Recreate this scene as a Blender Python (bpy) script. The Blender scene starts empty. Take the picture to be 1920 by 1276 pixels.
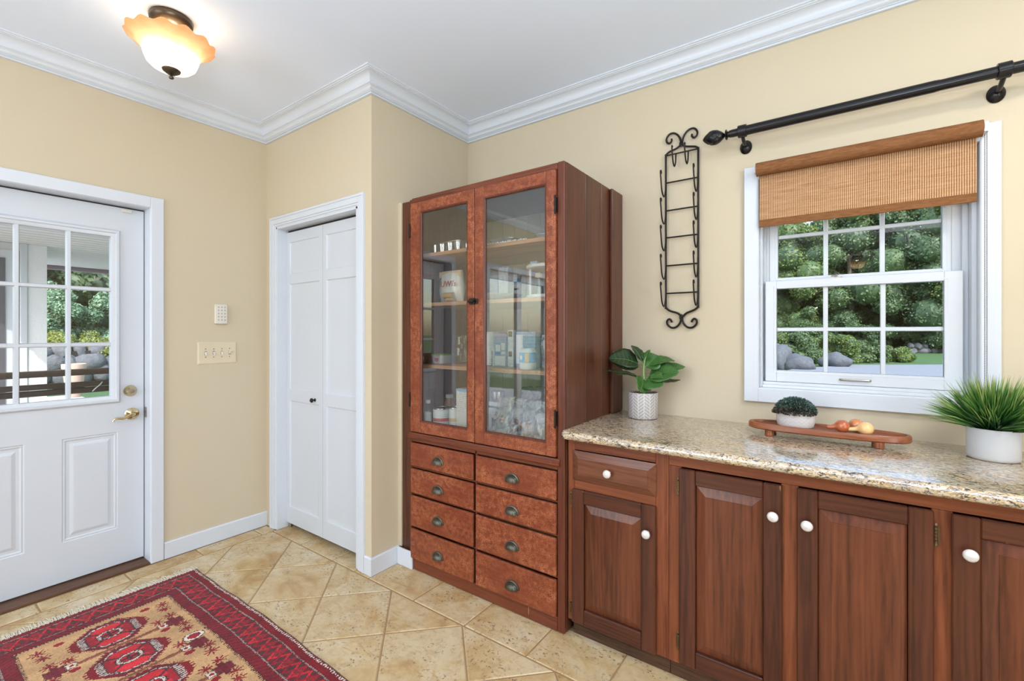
import bpy, bmesh, math, random
import numpy as np
from mathutils import Vector, Matrix, noise as mnoise
random.seed(7)
rng = np.random.default_rng(11)
PI = math.pi
sc = bpy.context.scene
COL = sc.collection

# ------------------------------------------------------------------ camera
cam_d = bpy.data.cameras.new('camera')
cam_d.sensor_width = 36.0
cam_d.lens = 853.4 / 1920 * 36.0
cam_d.shift_y = -14.0 / 1920
cam_d.clip_start = 0.02
cam_d.clip_end = 400
cam = bpy.data.objects.new('camera', cam_d)
cam.location = (0, 0, 1.34)
cam.rotation_euler = (PI/2, 0, math.radians(35.5))
COL.objects.link(cam)
sc.camera = cam
sc.view_settings.view_transform = 'Standard'
sc.view_settings.look = 'None'
sc.view_settings.gamma = 1.0
sc.view_settings.use_curve_mapping = False
sc.view_settings.exposure = 0.0
sc.cycles.max_bounces = 10
sc.cycles.diffuse_bounces = 5
sc.cycles.transparent_max_bounces = 16
sc.cycles.caustics_reflective = False
sc.cycles.caustics_refractive = False
sc.cycles.sample_clamp_indirect = 6.0

# ------------------------------------------------------------------ sky + sun
world = bpy.data.worlds.new('sky')
sc.world = world
world.use_nodes = True
wn = world.node_tree
wn.nodes.clear()
sky = wn.nodes.new('ShaderNodeTexSky')
sky.sky_type = 'NISHITA'
sky.sun_disc = False
sky.sun_elevation = math.radians(48)
sky.sun_rotation = math.radians(150)
sky.air_density = 1.3
sky.dust_density = 2.0
bg = wn.nodes.new('ShaderNodeBackground')
bg.inputs['Strength'].default_value = 0.55
wo = wn.nodes.new('ShaderNodeOutputWorld')
wn.links.new(sky.outputs[0], bg.inputs[0])
wn.links.new(bg.outputs[0], wo.inputs[0])

def light(name, kind, loc, energy, color=(1, 1, 1), size=0.5, size_y=None, rot=(0, 0, 0), spread=None):
    d = bpy.data.lights.new(name, kind)
    d.energy = energy
    d.color = color
    if kind == 'AREA':
        d.size = size
        if size_y:
            d.shape = 'RECTANGLE'; d.size_y = size_y
        if spread: d.spread = spread
    elif kind == 'SUN':
        d.angle = size
    else:
        d.shadow_soft_size = size
    o = bpy.data.objects.new(name, d)
    o.location = loc
    o.rotation_euler = rot
    COL.objects.link(o)
    return o
# sun comes from behind the house, high, so it never enters the room
sd = Vector((-0.52, 0.58, -0.80))
light('sun', 'SUN', (6, -8, 12), 4.6, (1.0, 0.95, 0.86), 0.01, rot=sd.to_track_quat('-Z', 'Y').to_euler())
# added fill lights outside the frame; only the counter lamp is a fixture
light('ceiling_fill', 'AREA', (0.6, -1.2, 2.745), 18, (0.88, 0.94, 1.0), 1.6, 1.2)  # added overhead fill, no fixture in the ceiling here
light('ceiling_fill_left', 'AREA', (-1.7, -1.6, 2.745), 26, (0.88, 0.94, 1.0), 1.2, 1.2)  # second added overhead fill, for the left part of the room
light('ceiling_lamp_counter', 'AREA', (1.0, 1.15, 2.745), 21, (1.0, 0.90, 0.72), 0.28, 0.28)
light('rear_fill', 'AREA', (-1.95, -2.97, 1.5), 76, (0.82, 0.91, 1.0), 2.0, 1.9, rot=(PI/2, 0, 0))  # fill light added against the rear wall, which has no window
light('side_fill', 'AREA', (2.57, -0.8, 1.6), 70, (0.82, 0.91, 1.0), 1.8, 1.6, rot=(0, PI/2, 0))  # fill added at the side wall, no opening behind it
light('ceiling_fill_right', 'AREA', (1.3, -2.6, 2.745), 12, (0.9, 0.95, 1.0), 1.6, 1.2)  # small added fill under the ceiling, behind the camera
light('bounce_fill', 'AREA', (0.5, -0.7, 1.45), 116, (0.72, 0.855, 1.0), 0.8, 0.8, rot=(PI, 0, 0))  # added upward fill that brightens the ceiling, stands free in the room

# ------------------------------------------------------------------ material helpers
class NT:
    def __init__(s, name):
        s.m = bpy.data.materials.new(name)
        s.m.use_nodes = True
        s.t = s.m.node_tree
        s.t.nodes.clear()
        s.out = s.t.nodes.new('ShaderNodeOutputMaterial')
    def n(s, t, **kw):
        nd = s.t.nodes.new('ShaderNode' + t)
        for k, v in kw.items():
            if hasattr(nd, k) and k not in nd.inputs.keys():
                setattr(nd, k, v)
            else:
                s.setin(nd, k, v)
        return nd
    def setin(s, nd, k, v):
        i = nd.inputs[k]
        if isinstance(v, bpy.types.NodeSocket):
            s.t.links.new(v, i)
        elif isinstance(v, (tuple, list)) and len(v) == 3 and i.type == 'RGBA':
            i.default_value = (*v, 1)
        else:
            i.default_value = v
    def l(s, a, b): s.t.links.new(a, b)
    def coord(s, scale=(1, 1, 1), which='Object', offset_random=False, loc=(0, 0, 0), rot=(0, 0, 0)):
        tc = s.n('TexCoord')
        mp = s.n('Mapping')
        mp.inputs['Scale'].default_value = scale
        mp.inputs['Location'].default_value = loc
        mp.inputs['Rotation'].default_value = rot
        src = tc.outputs[which]
        if offset_random:
            oi = s.n('ObjectInfo')
            mu = s.n('Math', operation='MULTIPLY'); mu.inputs[0].default_value = 1; s.l(oi.outputs['Random'], mu.inputs[0]); mu.inputs[1].default_value = 37.0
            ad = s.n('VectorMath', operation='ADD'); s.l(src, ad.inputs[0]); s.l(mu.outputs[0], ad.inputs[1])
            src = ad.outputs[0]
        s.l(src, mp.inputs['Vector'])
        return mp.outputs[0]
    def noise(s, vec, scale, detail=3, rough=0.55, dist=0.0):
        nd = s.n('TexNoise'); s.l(vec, nd.inputs['Vector'])
        nd.inputs['Scale'].default_value = scale; nd.inputs['Detail'].default_value = detail
        nd.inputs['Roughness'].default_value = rough; nd.inputs['Distortion'].default_value = dist
        return nd.outputs['Fac']
    def ramp(s, fac, stops, interp='LINEAR'):
        r = s.n('ValToRGB'); s.l(fac, r.inputs['Fac'])
        cr = r.color_ramp; cr.interpolation = interp
        while len(cr.elements) > 1: cr.elements.remove(cr.elements[-1])
        for i, (p, c) in enumerate(stops):
            e = cr.elements[0] if i == 0 else cr.elements.new(p)
            e.position = p
            e.color = (*c, 1) if isinstance(c, (tuple, list)) else (c, c, c, 1)
        return r.outputs['Color']
    def mix(s, fac, a, b, mode='MIX'):
        m = s.n('MixRGB', blend_type=mode)
        for k, v in (('Fac', fac), ('Color1', a), ('Color2', b)):
            s.setin(m, k, v)
        return m.outputs[0]
    def math(s, op, a, b=0.0, clamp=False):
        m = s.n('Math', operation=op, use_clamp=clamp)
        for i, v in enumerate((a, b)):
            if isinstance(v, bpy.types.NodeSocket): s.l(v, m.inputs[i])
            else: m.inputs[i].default_value = v
        return m.outputs[0]
    def bump(s, h, strength=0.3, dist=0.002, normal=None):
        b = s.n('Bump'); s.l(h, b.inputs['Height'])
        b.inputs['Strength'].default_value = strength; b.inputs['Distance'].default_value = dist
        if normal: s.l(normal, b.inputs['Normal'])
        return b.outputs[0]
    def bsdf(s, color, rough=0.5, metal=0.0, normal=None, coat=0.0, spec=0.5, **kw):
        b = s.n('BsdfPrincipled')
        s.setin(b, 'Base Color', color); s.setin(b, 'Roughness', rough); s.setin(b, 'Metallic', metal)
        s.setin(b, 'Coat Weight', coat); s.setin(b, 'Coat Roughness', 0.15); s.setin(b, 'Specular IOR Level', spec)
        if normal: s.l(normal, b.inputs['Normal'])
        for k, v in kw.items(): s.setin(b, k.replace('_', ' '), v)
        s.l(b.outputs[0], s.out.inputs[0])
        return b

def plain(name, color, rough=0.5, metal=0.0, coat=0.0, bumpy=None, var=0.06, spec=0.5):
    t = NT(name); v = t.coord()
    f = t.noise(v, 9.0, 2)
    c = t.mix(f, tuple(x*(1-var) for x in color), tuple(min(1, x*(1+var)) for x in color))
    nm = None
    if bumpy: nm = t.bump(t.noise(v, bumpy[0], 3), bumpy[1], bumpy[2])
    t.bsdf(c, rough, metal, nm, coat, spec)
    return t.m

M = {}
M['wall'] = plain('wall_paint', (0.59, 0.505, 0.365), 0.72, bumpy=(260, 0.12, 0.0006), var=0.012, spec=0.3)
M['ceiling'] = plain('ceiling_paint', (0.77, 0.845, 0.985), 0.9, bumpy=(220, 0.1, 0.0006), var=0.01, spec=0.2)
M['trim'] = plain('white_trim_paint', (0.64, 0.675, 0.73), 0.32, var=0.012)
M['door'] = plain('white_door_paint', (0.60, 0.63, 0.675), 0.38, var=0.012, bumpy=(90, 0.04, 0.0006))
M['vinyl'] = plain('white_vinyl', (0.64, 0.67, 0.71), 0.28, var=0.01)
M['black_iron'] = plain('black_iron', (0.018, 0.015, 0.013), 0.42, 0.6, bumpy=(160, 0.25, 0.001))
M['rod_black'] = plain('black_lacquered_rod', (0.012, 0.011, 0.012), 0.26, 0.4)
M['bronze'] = plain('oil_rubbed_bronze', (0.085, 0.065, 0.045), 0.36, 0.85, var=0.3)
M['pull'] = plain('aged_pewter_pull', (0.10, 0.095, 0.075), 0.38, 0.85, var=0.35)
M['brass'] = plain('polished_brass', (0.62, 0.50, 0.28), 0.16, 1.0)
M['chain'] = plain('bead_chain_metal', (0.22, 0.21, 0.22), 0.4, 0.9)
M['nickel'] = plain('satin_nickel', (0.42, 0.37, 0.32), 0.35, 1.0)
M['steel'] = plain('bright_steel', (0.62, 0.63, 0.65), 0.25, 1.0)
M['hinge'] = plain('antique_hinge', (0.16, 0.11, 0.06), 0.38, 0.9, var=0.4)
M['porcelain'] = plain('white_porcelain', (0.64, 0.61, 0.585), 0.16, coat=0.3)
M['almond'] = plain('almond_plastic', (0.66, 0.57, 0.41), 0.42)
M['ivory'] = plain('ivory_plastic', (0.70, 0.66, 0.58), 0.4)
M['grey_mark'] = plain('grey_key', (0.36, 0.35, 0.33), 0.5)
M['dark'] = plain('dark_recess', (0.02, 0.016, 0.014), 0.7)
M['rubber'] = plain('dark_weatherstrip', (0.03, 0.03, 0.035), 0.7)
M['soil'] = plain('dark_soil', (0.03, 0.022, 0.015), 0.95, bumpy=(90, 0.9, 0.01), var=0.5)
M['stone_pebble'] = plain('brown_pebble', (0.22, 0.13, 0.08), 0.8, var=0.5)

def mat_wood(name, c1, c2, axis='z', rough=0.32, scale=1.0, coat=0.06, contrast=0.5, knots=False):
    t = NT(name)
    s = {'x': (0.07, 1, 1), 'y': (1, 0.07, 1), 'z': (1, 1, 0.07)}[axis]
    v = t.coord(tuple(k*scale for k in s), offset_random=True)
    big = t.noise(v, 9, 3, 0.5, 1.2)
    fine = t.noise(v, 95, 4, 0.6, 0.3)
    w = t.n('TexWave', wave_type='BANDS', bands_direction='X' if axis != 'x' else 'Z')
    t.l(v, w.inputs['Vector']); w.inputs['Scale'].default_value = 14.0; w.inputs['Distortion'].default_value = 14.0
    w.inputs['Detail'].default_value = 3.0; w.inputs['Detail Scale'].default_value = 1.1
    g = t.math('ADD', t.math('MULTIPLY', w.outputs['Fac'], 0.085), t.math('MULTIPLY', big, 0.50))
    g = t.math('ADD', g, t.math('MULTIPLY', fine, 0.42))
    c = t.ramp(g, [(0.36, c2), (0.49, tuple((a*(1-contrast)+b*contrast) for a, b in zip(c2, c1))), (0.68, c1)])
    if knots:
        vo = t.n('TexVoronoi', feature='F1'); t.l(t.coord((1, 1, 0.62), offset_random=True), vo.inputs['Vector']); vo.inputs['Scale'].default_value = 3.3
        k = t.ramp(vo.outputs['Distance'], [(0.05, 1.0), (0.10, 0.0)])
        c = t.mix(k, c, tuple(x*0.32 for x in c2))
    # pale scratches and worn nicks
    sv = t.coord((1.0, 1.0, 0.12), offset_random=True, rot=(0.2, 0.3, 0.1))
    sn = t.noise(sv, 60, 2, 0.4)
    sm = t.ramp(sn, [(0.765, 0.0), (0.79, 0.55)])
    c = t.mix(sm, c, (0.42, 0.24, 0.14))
    nm = t.bump(fine, 0.12, 0.0008)
    r = t.math('ADD', t.math('MULTIPLY', big, 0.12), rough-0.05)
    t.bsdf(c, r, 0.0, nm, coat, 0.30)
    return t.m
M['frame_wood'] = mat_wood('red_brown_pine_frame', (0.250, 0.072, 0.027), (0.110, 0.027, 0.011), 'z', 0.36)
M['frame_wood_x'] = mat_wood('red_brown_pine_rail', (0.250, 0.072, 0.027), (0.110, 0.027, 0.011), 'x', 0.36)
M['door_wood'] = mat_wood('dark_stained_pine', (0.105, 0.031, 0.015), (0.040, 0.012, 0.007), 'z', 0.30, coat=0.10)
M['door_wood_x'] = mat_wood('dark_stained_pine_rail', (0.105, 0.031, 0.015), (0.040, 0.012, 0.007), 'x', 0.30, coat=0.10)
M['panel_wood'] = mat_wood('stained_pine_panel', (0.165, 0.048, 0.020), (0.066, 0.019, 0.009), 'z', 0.30, coat=0.10, knots=True)
M['toe_wood'] = mat_wood('scuffed_toe_board', (0.11, 0.050, 0.026), (0.025, 0.012, 0.007), 'x', 0.55, scale=2.2, coat=0)
M['cab_side'] = mat_wood('old_cabinet_side', (0.135, 0.045, 0.022), (0.05, 0.016, 0.009), 'z', 0.30, coat=0.15)
M['cab_face'] = mat_wood('old_cabinet_rail', (0.20, 0.055, 0.024), (0.085, 0.020, 0.010), 'x', 0.34)
M['cab_face_z'] = mat_wood('old_cabinet_stile', (0.150, 0.040, 0.019), (0.065, 0.016, 0.008), 'z', 0.36)
M['shelf_wood'] = mat_wood('shelf_wood', (0.50, 0.27, 0.15), (0.36, 0.17, 0.09), 'x', 0.5, coat=0)
M['tray_wood'] = mat_wood('oiled_acacia', (0.33, 0.11, 0.042), (0.15, 0.043, 0.018), 'x', 0.30, scale=1.4)
M['threshold'] = mat_wood('dark_threshold_wood', (0.16, 0.075, 0.04), (0.07, 0.03, 0.016), 'y', 0.5)

def mat_crackle(name, amount=0.5, axis='x'):
    t = NT(name)
    s = {'x': (0.09, 1, 1), 'z': (1, 1, 0.09)}[axis]
    g = t.noise(t.coord(s, offset_random=True), 70, 4, 0.6, 0.3)
    base = t.ramp(g, [(0.3, (0.140, 0.028, 0.012)), (0.7, (0.205, 0.044, 0.017))])
    v = t.coord(offset_random=True)
    wob = t.n('VectorMath', operation='SCALE'); 
    nz = t.n('TexNoise'); t.l(v, nz.inputs['Vector']); nz.inputs['Scale'].default_value = 55.0
    t.l(nz.outputs['Color'], wob.inputs[0]); wob.inputs['Scale'].default_value = 0.012
    ad = t.n('VectorMath', operation='ADD'); t.l(v, ad.inputs[0]); t.l(wob.outputs[0], ad.inputs[1])
    vo = t.n('TexVoronoi', feature='DISTANCE_TO_EDGE'); t.l(ad.outputs[0], vo.inputs['Vector']); vo.inputs['Scale'].default_value = 135.0
    edge = t.ramp(vo.outputs['Distance'], [(0.08, 1.0), (0.26, 0.0)])
    patch = t.noise(t.coord((0.8, 0.8, 1.5), offset_random=True), 5.5, 3, 0.6)
    pm = t.math('MULTIPLY', t.ramp(patch, [(0.50-amount*0.34, 0.12), (0.78-amount*0.26, 1.0)]), t.ramp(t.noise(v, 45, 2, 0.5), [(0.35, 0.15), (0.6, 1.0)]))
    m = t.math('MULTIPLY', edge, pm, True)
    c = t.mix(t.math('MULTIPLY', m, 0.72), base, (0.47, 0.165, 0.072))
    spots = t.ramp(t.noise(v, 130, 2, 0.5), [(0.70, 0.0), (0.76, 0.7)])
    c = t.mix(t.math('MULTIPLY', spots, pm), c, (0.05, 0.012, 0.008))
    nm = t.bump(edge, 0.25, 0.0006)
    t.bsdf(c, 0.36, 0, nm, 0.08, 0.3)
    return t.m
M['crackle'] = mat_crackle('crackled_red_finish', 0.62, 'x')
M['crackle_z'] = mat_crackle('crackled_red_finish_stile', 0.60, 'z')
M['crackle_drawer'] = mat_crackle('crackled_red_drawer', 0.50, 'x')

def mat_granite():
    t = NT('speckled_granite')
    v = t.coord((0.75, 1.5, 1.3))
    nz = t.n('TexNoise'); t.l(v, nz.inputs['Vector']); nz.inputs['Scale'].default_value = 30.0; nz.inputs['Detail'].default_value = 4
    sc_ = t.n('VectorMath', operation='SCALE'); t.l(nz.outputs['Color'], sc_.inputs[0]); sc_.inputs['Scale'].default_value = 0.05
    ad = t.n('VectorMath', operation='ADD'); t.l(v, ad.inputs[0]); t.l(sc_.outputs[0], ad.inputs[1])
    vo = t.n('TexVoronoi', feature='F1'); t.l(ad.outputs[0], vo.inputs['Vector']); vo.inputs['Scale'].default_value = 175.0
    r1 = t.ramp(vo.outputs['Color'], [(0.0, (0.50, 0.35, 0.18)), (0.28, (0.62, 0.50, 0.33)), (0.50, (0.36, 0.23, 0.11)), (0.62, (0.55, 0.48, 0.38)), (0.78, (0.17, 0.11, 0.07)), (0.90, (0.60, 0.53, 0.43))], 'CONSTANT')
    big = t.noise(v, 14, 3, 0.6)
    c = t.mix(t.ramp(big, [(0.42, 0.0), (0.62, 0.45)]), r1, (0.42, 0.39, 0.36))
    dn = t.noise(ad.outputs[0], 78, 4, 0.65, 0.6)
    c = t.mix(t.ramp(dn, [(0.545, 0.0), (0.585, 0.95)]), c, (0.040, 0.030, 0.028))
    dn2 = t.noise(ad.outputs[0], 120, 2, 0.5)
    c = t.mix(t.ramp(dn2, [(0.66, 0.0), (0.70, 0.8)]), c, (0.13, 0.08, 0.06))
    t.bsdf(c, 0.13, 0, None, 0.6, 1.0)
    return t.m
M['granite'] = mat_granite()

def mat_tile():
    t = NT('tumbled_travertine')
    v = t.coord(offset_random=True)
    a = t.noise(v, 4.2, 5, 0.62, 0.7)
    c = t.ramp(a, [(0.32, (0.36, 0.20, 0.07)), (0.42, (0.48, 0.33, 0.155)), (0.53, (0.56, 0.435, 0.26)), (0.68, (0.62, 0.535, 0.385))])
    oi = t.n('ObjectInfo')
    c = t.mix(t.math('MULTIPLY', oi.outputs['Random'], 0.30), c, (0.60, 0.45, 0.25))
    st = t.noise(t.coord((1, 2.6, 1), offset_random=True), 6.0, 4, 0.6, 2.0)
    c = t.mix(t.ramp(st, [(0.56, 0.0), (0.68, 0.65)]), c, (0.44, 0.26, 0.09))
    pn = t.noise(v, 85, 3, 0.65)
    pz = t.noise(v, 7, 2, 0.5)
    pit = t.math('MULTIPLY', t.ramp(pn, [(0.585, 0.0), (0.625, 1.0)]), t.ramp(pz, [(0.42, 0.0), (0.58, 1.0)]), True)
    c = t.mix(t.math('MULTIPLY', pit, 0.9), c, (0.15, 0.085, 0.04))
    wash = t.noise(v, 28, 4, 0.65)
    c = t.mix(t.ramp(wash, [(0.47, 0.0), (0.66, 0.42)]), c, (0.36, 0.25, 0.13))
    h = t.math('SUBTRACT', t.math('MULTIPLY', t.noise(v, 18, 4, 0.6), 0.6), t.math('MULTIPLY', pit, 0.5))
    nm = t.bump(h, 0.35, 0.003)
    t.bsdf(c, 0.42, 0, nm, 0.0, 0.4)
    return t.m
M['tile'] = mat_tile()
M['grout'] = plain('brown_grout', (0.32, 0.20, 0.095), 0.95, bumpy=(200, 0.5, 0.002), var=0.15)

def mat_glass(name, tint=(1, 1, 1), ior=1.5, rough=0.0, boost=1.0):
    t = NT(name)
    lw = t.n('LayerWeight'); lw.inputs['Blend'].default_value = 0.5
    f0 = ((ior-1)/(ior+1))**2*boost
    f = t.math('ADD', t.math('MULTIPLY', t.math('POWER', lw.outputs['Facing'], 5.0), 1-f0), f0, True)
    tr = t.n('BsdfTransparent'); tr.inputs[0].default_value = (*tint, 1)
    gl = t.n('BsdfGlossy'); gl.inputs['Roughness'].default_value = rough
    mx = t.n('MixShader'); t.l(f, mx.inputs[0]); t.l(tr.outputs[0], mx.inputs[1]); t.l(gl.outputs[0], mx.inputs[2])
    t.l(mx.outputs[0], t.out.inputs[0])
    return t.m
M['glass'] = mat_glass('window_glass', (0.97, 0.985, 0.98))
M['cab_glass'] = mat_glass('old_cabinet_glass', (0.94, 0.95, 0.93), 1.52, 0.0, 2.5)
M['jar_glass'] = mat_glass('clear_jar_glass', (0.93, 0.95, 0.94), 1.45, 0.03, 1.3)

def mat_film(name, col, alpha=0.45, rough=0.18):
    t = NT(name); v = t.coord()
    n = t.noise(v, 16, 2, 0.5, 1.2)
    b = t.n('BsdfPrincipled'); t.setin(b, 'Base Color', col); t.setin(b, 'Roughness', rough); t.setin(b, 'Specular IOR Level', 0.9)
    t.l(t.bump(n, 0.5, 0.01), b.inputs['Normal'])
    tr = t.n('BsdfTransparent')
    mx = t.n('MixShader'); t.l(t.ramp(n, [(0.4, alpha*0.45), (0.62, min(1, alpha*1.9))]), mx.inputs[0]); t.l(tr.outputs[0], mx.inputs[1]); t.l(b.outputs[0], mx.inputs[2])
    t.l(mx.outputs[0], t.out.inputs[0])
    return t.m
M['film'] = mat_film('clear_bag_film', (0.62, 0.64, 0.66), 0.42)
M['film_yellow'] = mat_film('yellowish_bag_film', (0.62, 0.58, 0.40), 0.50)

def mat_blind(hem=False):
    t = NT('woven_blind_hem' if hem else 'woven_blind')
    v = t.coord()
    w = t.n('TexWave', wave_type='BANDS', bands_direction='X'); t.l(v, w.inputs['Vector']); w.inputs['Scale'].default_value = 45.0 if not hem else 8.0
    w.inputs['Distortion'].default_value = 0.6; w.inputs['Detail'].default_value = 1.0; w.inputs['Detail Scale'].default_value = 4.0
    h = t.noise(t.coord((6, 1, 160)) if not hem else t.coord((10, 60, 60)), 1.6 if not hem else 3.0, 3, 0.6, 0.3)
    f = t.math('ADD', t.math('MULTIPLY', w.outputs['Fac'], 0.5 if not hem else 0.0), t.math('MULTIPLY', h, 0.55 if not hem else 1.0))
    if hem: c = t.ramp(f, [(0.3, (0.19, 0.082, 0.034)), (0.8, (0.32, 0.15, 0.068))])
    else: c = t.ramp(f, [(0.25, (0.34, 0.15, 0.06)), (0.50, (0.62, 0.35, 0.17)), (0.80, (0.90, 0.66, 0.42))])
    d = t.n('BsdfDiffuse'); t.l(c, d.inputs[0]); t.l(t.bump(f, 0.4, 0.001), d.inputs['Normal'])
    tl = t.n('BsdfTranslucent'); t.l(c, tl.inputs[0])
    mx = t.n('MixShader'); mx.inputs[0].default_value = 0.10 if hem else 0.42
    t.l(d.outputs[0], mx.inputs[1]); t.l(tl.outputs[0], mx.inputs[2]); t.l(mx.outputs[0], t.out.inputs[0])
    return t.m
M['blind'] = mat_blind(); M['blind_hem'] = mat_blind(True)

def mat_leaf(name, c1, c2, trans=0.35, scale=3.0, rough=0.45):
    t = NT(name); v = t.coord()
    f = t.noise(v, scale, 3, 0.7)
    g = t.n('NewGeometry')
    f2 = t.math('ADD', t.math('MULTIPLY', f, 0.6), t.math('MULTIPLY', g.outputs['Random Per Island'], 0.5))
    c = t.ramp(f2, [(0.25, c1), (0.80, c2)])
    b = t.n('BsdfPrincipled'); t.l(c, b.inputs['Base Color']); b.inputs['Roughness'].default_value = rough
    tl = t.n('BsdfTranslucent'); t.l(t.mix(0.5, c, (0.75, 0.85, 0.15), 'MULTIPLY'), tl.inputs[0]); 
    mx = t.n('MixShader'); mx.inputs[0].default_value = trans
    t.l(b.outputs[0], mx.inputs[1]); t.l(tl.outputs[0], mx.inputs[2]); t.l(mx.outputs[0], t.out.inputs[0])
    return t.m

# ------------------------------------------------------------------ mesh helpers
class MB:
    def __init__(s): s.v = []; s.f = []
    def add(s, vs, fs):
        o = len(s.v); s.v += [tuple(p) for p in vs]; s.f += [tuple(i+o for i in f) for f in fs]; return s
    def box(s, x0, x1, y0, y1, z0, z1):
        x0, x1 = sorted((x0, x1)); y0, y1 = sorted((y0, y1)); z0, z1 = sorted((z0, z1))
        return s.add([(x0, y0, z0), (x1, y0, z0), (x1, y1, z0), (x0, y1, z0), (x0, y0, z1), (x1, y0, z1), (x1, y1, z1), (x0, y1, z1)],
                     [(0, 3, 2, 1), (4, 5, 6, 7), (0, 1, 5, 4), (1, 2, 6, 5), (2, 3, 7, 6), (3, 0, 4, 7)])
    def hexa(s, a, b):
        """loops a and b (same count) bridged and capped"""
        n = len(a)
        return s.add(list(a)+list(b), [tuple(range(n))[::-1], tuple(range(n, 2*n))] + [(i, (i+1) % n, n+(i+1) % n, n+i) for i in range(n)])
    def loops(s, loops, cap=True, closed=True):
        n = len(loops[0]); o = []; fs = []
        for lp in loops: o += list(lp)
        for k in range(len(loops)-1):
            for i in range(n if closed else n-1):
                j = (i+1) % n
                fs.append((k*n+i, k*n+j, (k+1)*n+j, (k+1)*n+i))
        if cap:
            fs.append(tuple(range(n))[::-1]); fs.append(tuple((len(loops)-1)*n+i for i in range(n)))
        return s.add(o, fs)
    def lathe(s, prof, c=(0, 0, 0), seg=24, axis='z', cap=True, sx=1.0, sy=1.0):
        lp = []
        for r, h in prof:
            ring = []
            for i in range(seg):
                a = 2*PI*i/seg; p, q = r*math.cos(a)*sx, r*math.sin(a)*sy
                ring.append({'z': (c[0]+p, c[1]+q, c[2]+h), 'y': (c[0]+p, c[1]+h, c[2]+q), 'x': (c[0]+h, c[1]+p, c[2]+q)}[axis])
            lp.append(ring)
        return s.loops(lp, cap)
    def cyl(s, c, r, h, seg=20, axis='z', r2=None):
        return s.lathe([(r, 0), (r2 if r2 is not None else r, h)], c, seg, axis)
    def tube(s, pts, r, seg=8, smooth=0, taper=None):
        P = [Vector(p) for p in pts]
        if smooth:
            Q = []
            for i in range(len(P)-1):
                p0 = P[max(i-1, 0)]; p1 = P[i]; p2 = P[i+1]; p3 = P[min(i+2, len(P)-1)]
                for k in range(smooth):
                    t = k/smooth
                    Q.append(0.5*((2*p1)+(-p0+p2)*t+(2*p0-5*p1+4*p2-p3)*t*t+(-p0+3*p1-3*p2+p3)*t**3))
            Q.append(P[-1]); P = Q
        n = len(P); up = None; lp = []
        for i, p in enumerate(P):
            d = (P[min(i+1, n-1)]-P[max(i-1, 0)]).normalized()
            if up is None:
                up = Vector((0, 0, 1)) if abs(d.z) < 0.9 else Vector((1, 0, 0))
            u = (up - d*up.dot(d)); u = u.normalized() if u.length > 1e-6 else d.orthogonal().normalized()
            up = u; w = d.cross(u)
            rr = r if taper is None else r*(taper[0]+(taper[1]-taper[0])*i/(n-1))
            lp.append([p+(u*math.cos(2*PI*k/seg)+w*math.sin(2*PI*k/seg))*rr for k in range(seg)])
        return s.loops(lp)
    def prism(s, poly, z0, z1):
        return s.hexa([(x, y, z0) for x, y in poly], [(x, y, z1) for x, y in poly])
    def sphere(s, c, r, seg=12, rings=8, sc=(1, 1, 1)):
        prof = [(max(1e-5, r*math.sin(PI*i/rings)), -r*math.cos(PI*i/rings)) for i in range(rings+1)]
        lp = [[(c[0]+p*math.cos(2*PI*k/seg)*sc[0], c[1]+p*math.sin(2*PI*k/seg)*sc[1], c[2]+h*sc[2]) for k in range(seg)] for p, h in prof]
        return s.loops(lp)
    def mesh(s, name, mat, origin=(0, 0, 0), bevel=0, seg=1, smooth=True, angle=32, weld=False, recalc=True):
        me = bpy.data.meshes.new(name)
        ox, oy, oz = origin
        me.from_pydata([(x-ox, y-oy, z-oz) for x, y, z in s.v], [], s.f)
        if bevel or recalc or weld:
            bm = bmesh.new(); bm.from_mesh(me)
            if weld: bmesh.ops.remove_doubles(bm, verts=bm.verts, dist=1e-5)
            if recalc: bmesh.ops.recalc_face_normals(bm, faces=bm.faces)
            if bevel:
                ed = [e for e in bm.edges if len(e.link_faces) == 2 and e.calc_face_angle(0) > 0.5]
                bmesh.ops.bevel(bm, geom=ed, offset=bevel, segments=seg, profile=0.6, affect='EDGES', clamp_overlap=True)
            bm.to_mesh(me); bm.free()
        if mat: me.materials.append(mat)
        if smooth:
            me.polygons.foreach_set('use_smooth', [True]*len(me.polygons))
            me.set_sharp_from_angle(angle=math.radians(angle))
        me.update()
        return me
    def build(s, name, mat, parent=None, **kw):
        """one mesh object; origin at the parent's origin, or at the base centre when top-level"""
        if parent is not None: org = wloc(parent)
        elif 'origin' in kw: org = kw.pop('origin')
        else:
            xs = [p[0] for p in s.v]; ys = [p[1] for p in s.v]; zs = [p[2] for p in s.v]
            org = ((min(xs)+max(xs))/2, (min(ys)+max(ys))/2, min(zs))
        if kw.pop('local', False): me = s.mesh(name, mat, (0, 0, 0), **kw)
        else: me = s.mesh(name, mat, org, **kw)
        o = bpy.data.objects.new(name, me); COL.objects.link(o)
        if parent is not None: o.parent = parent
        else: o.location = org
        return o

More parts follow.
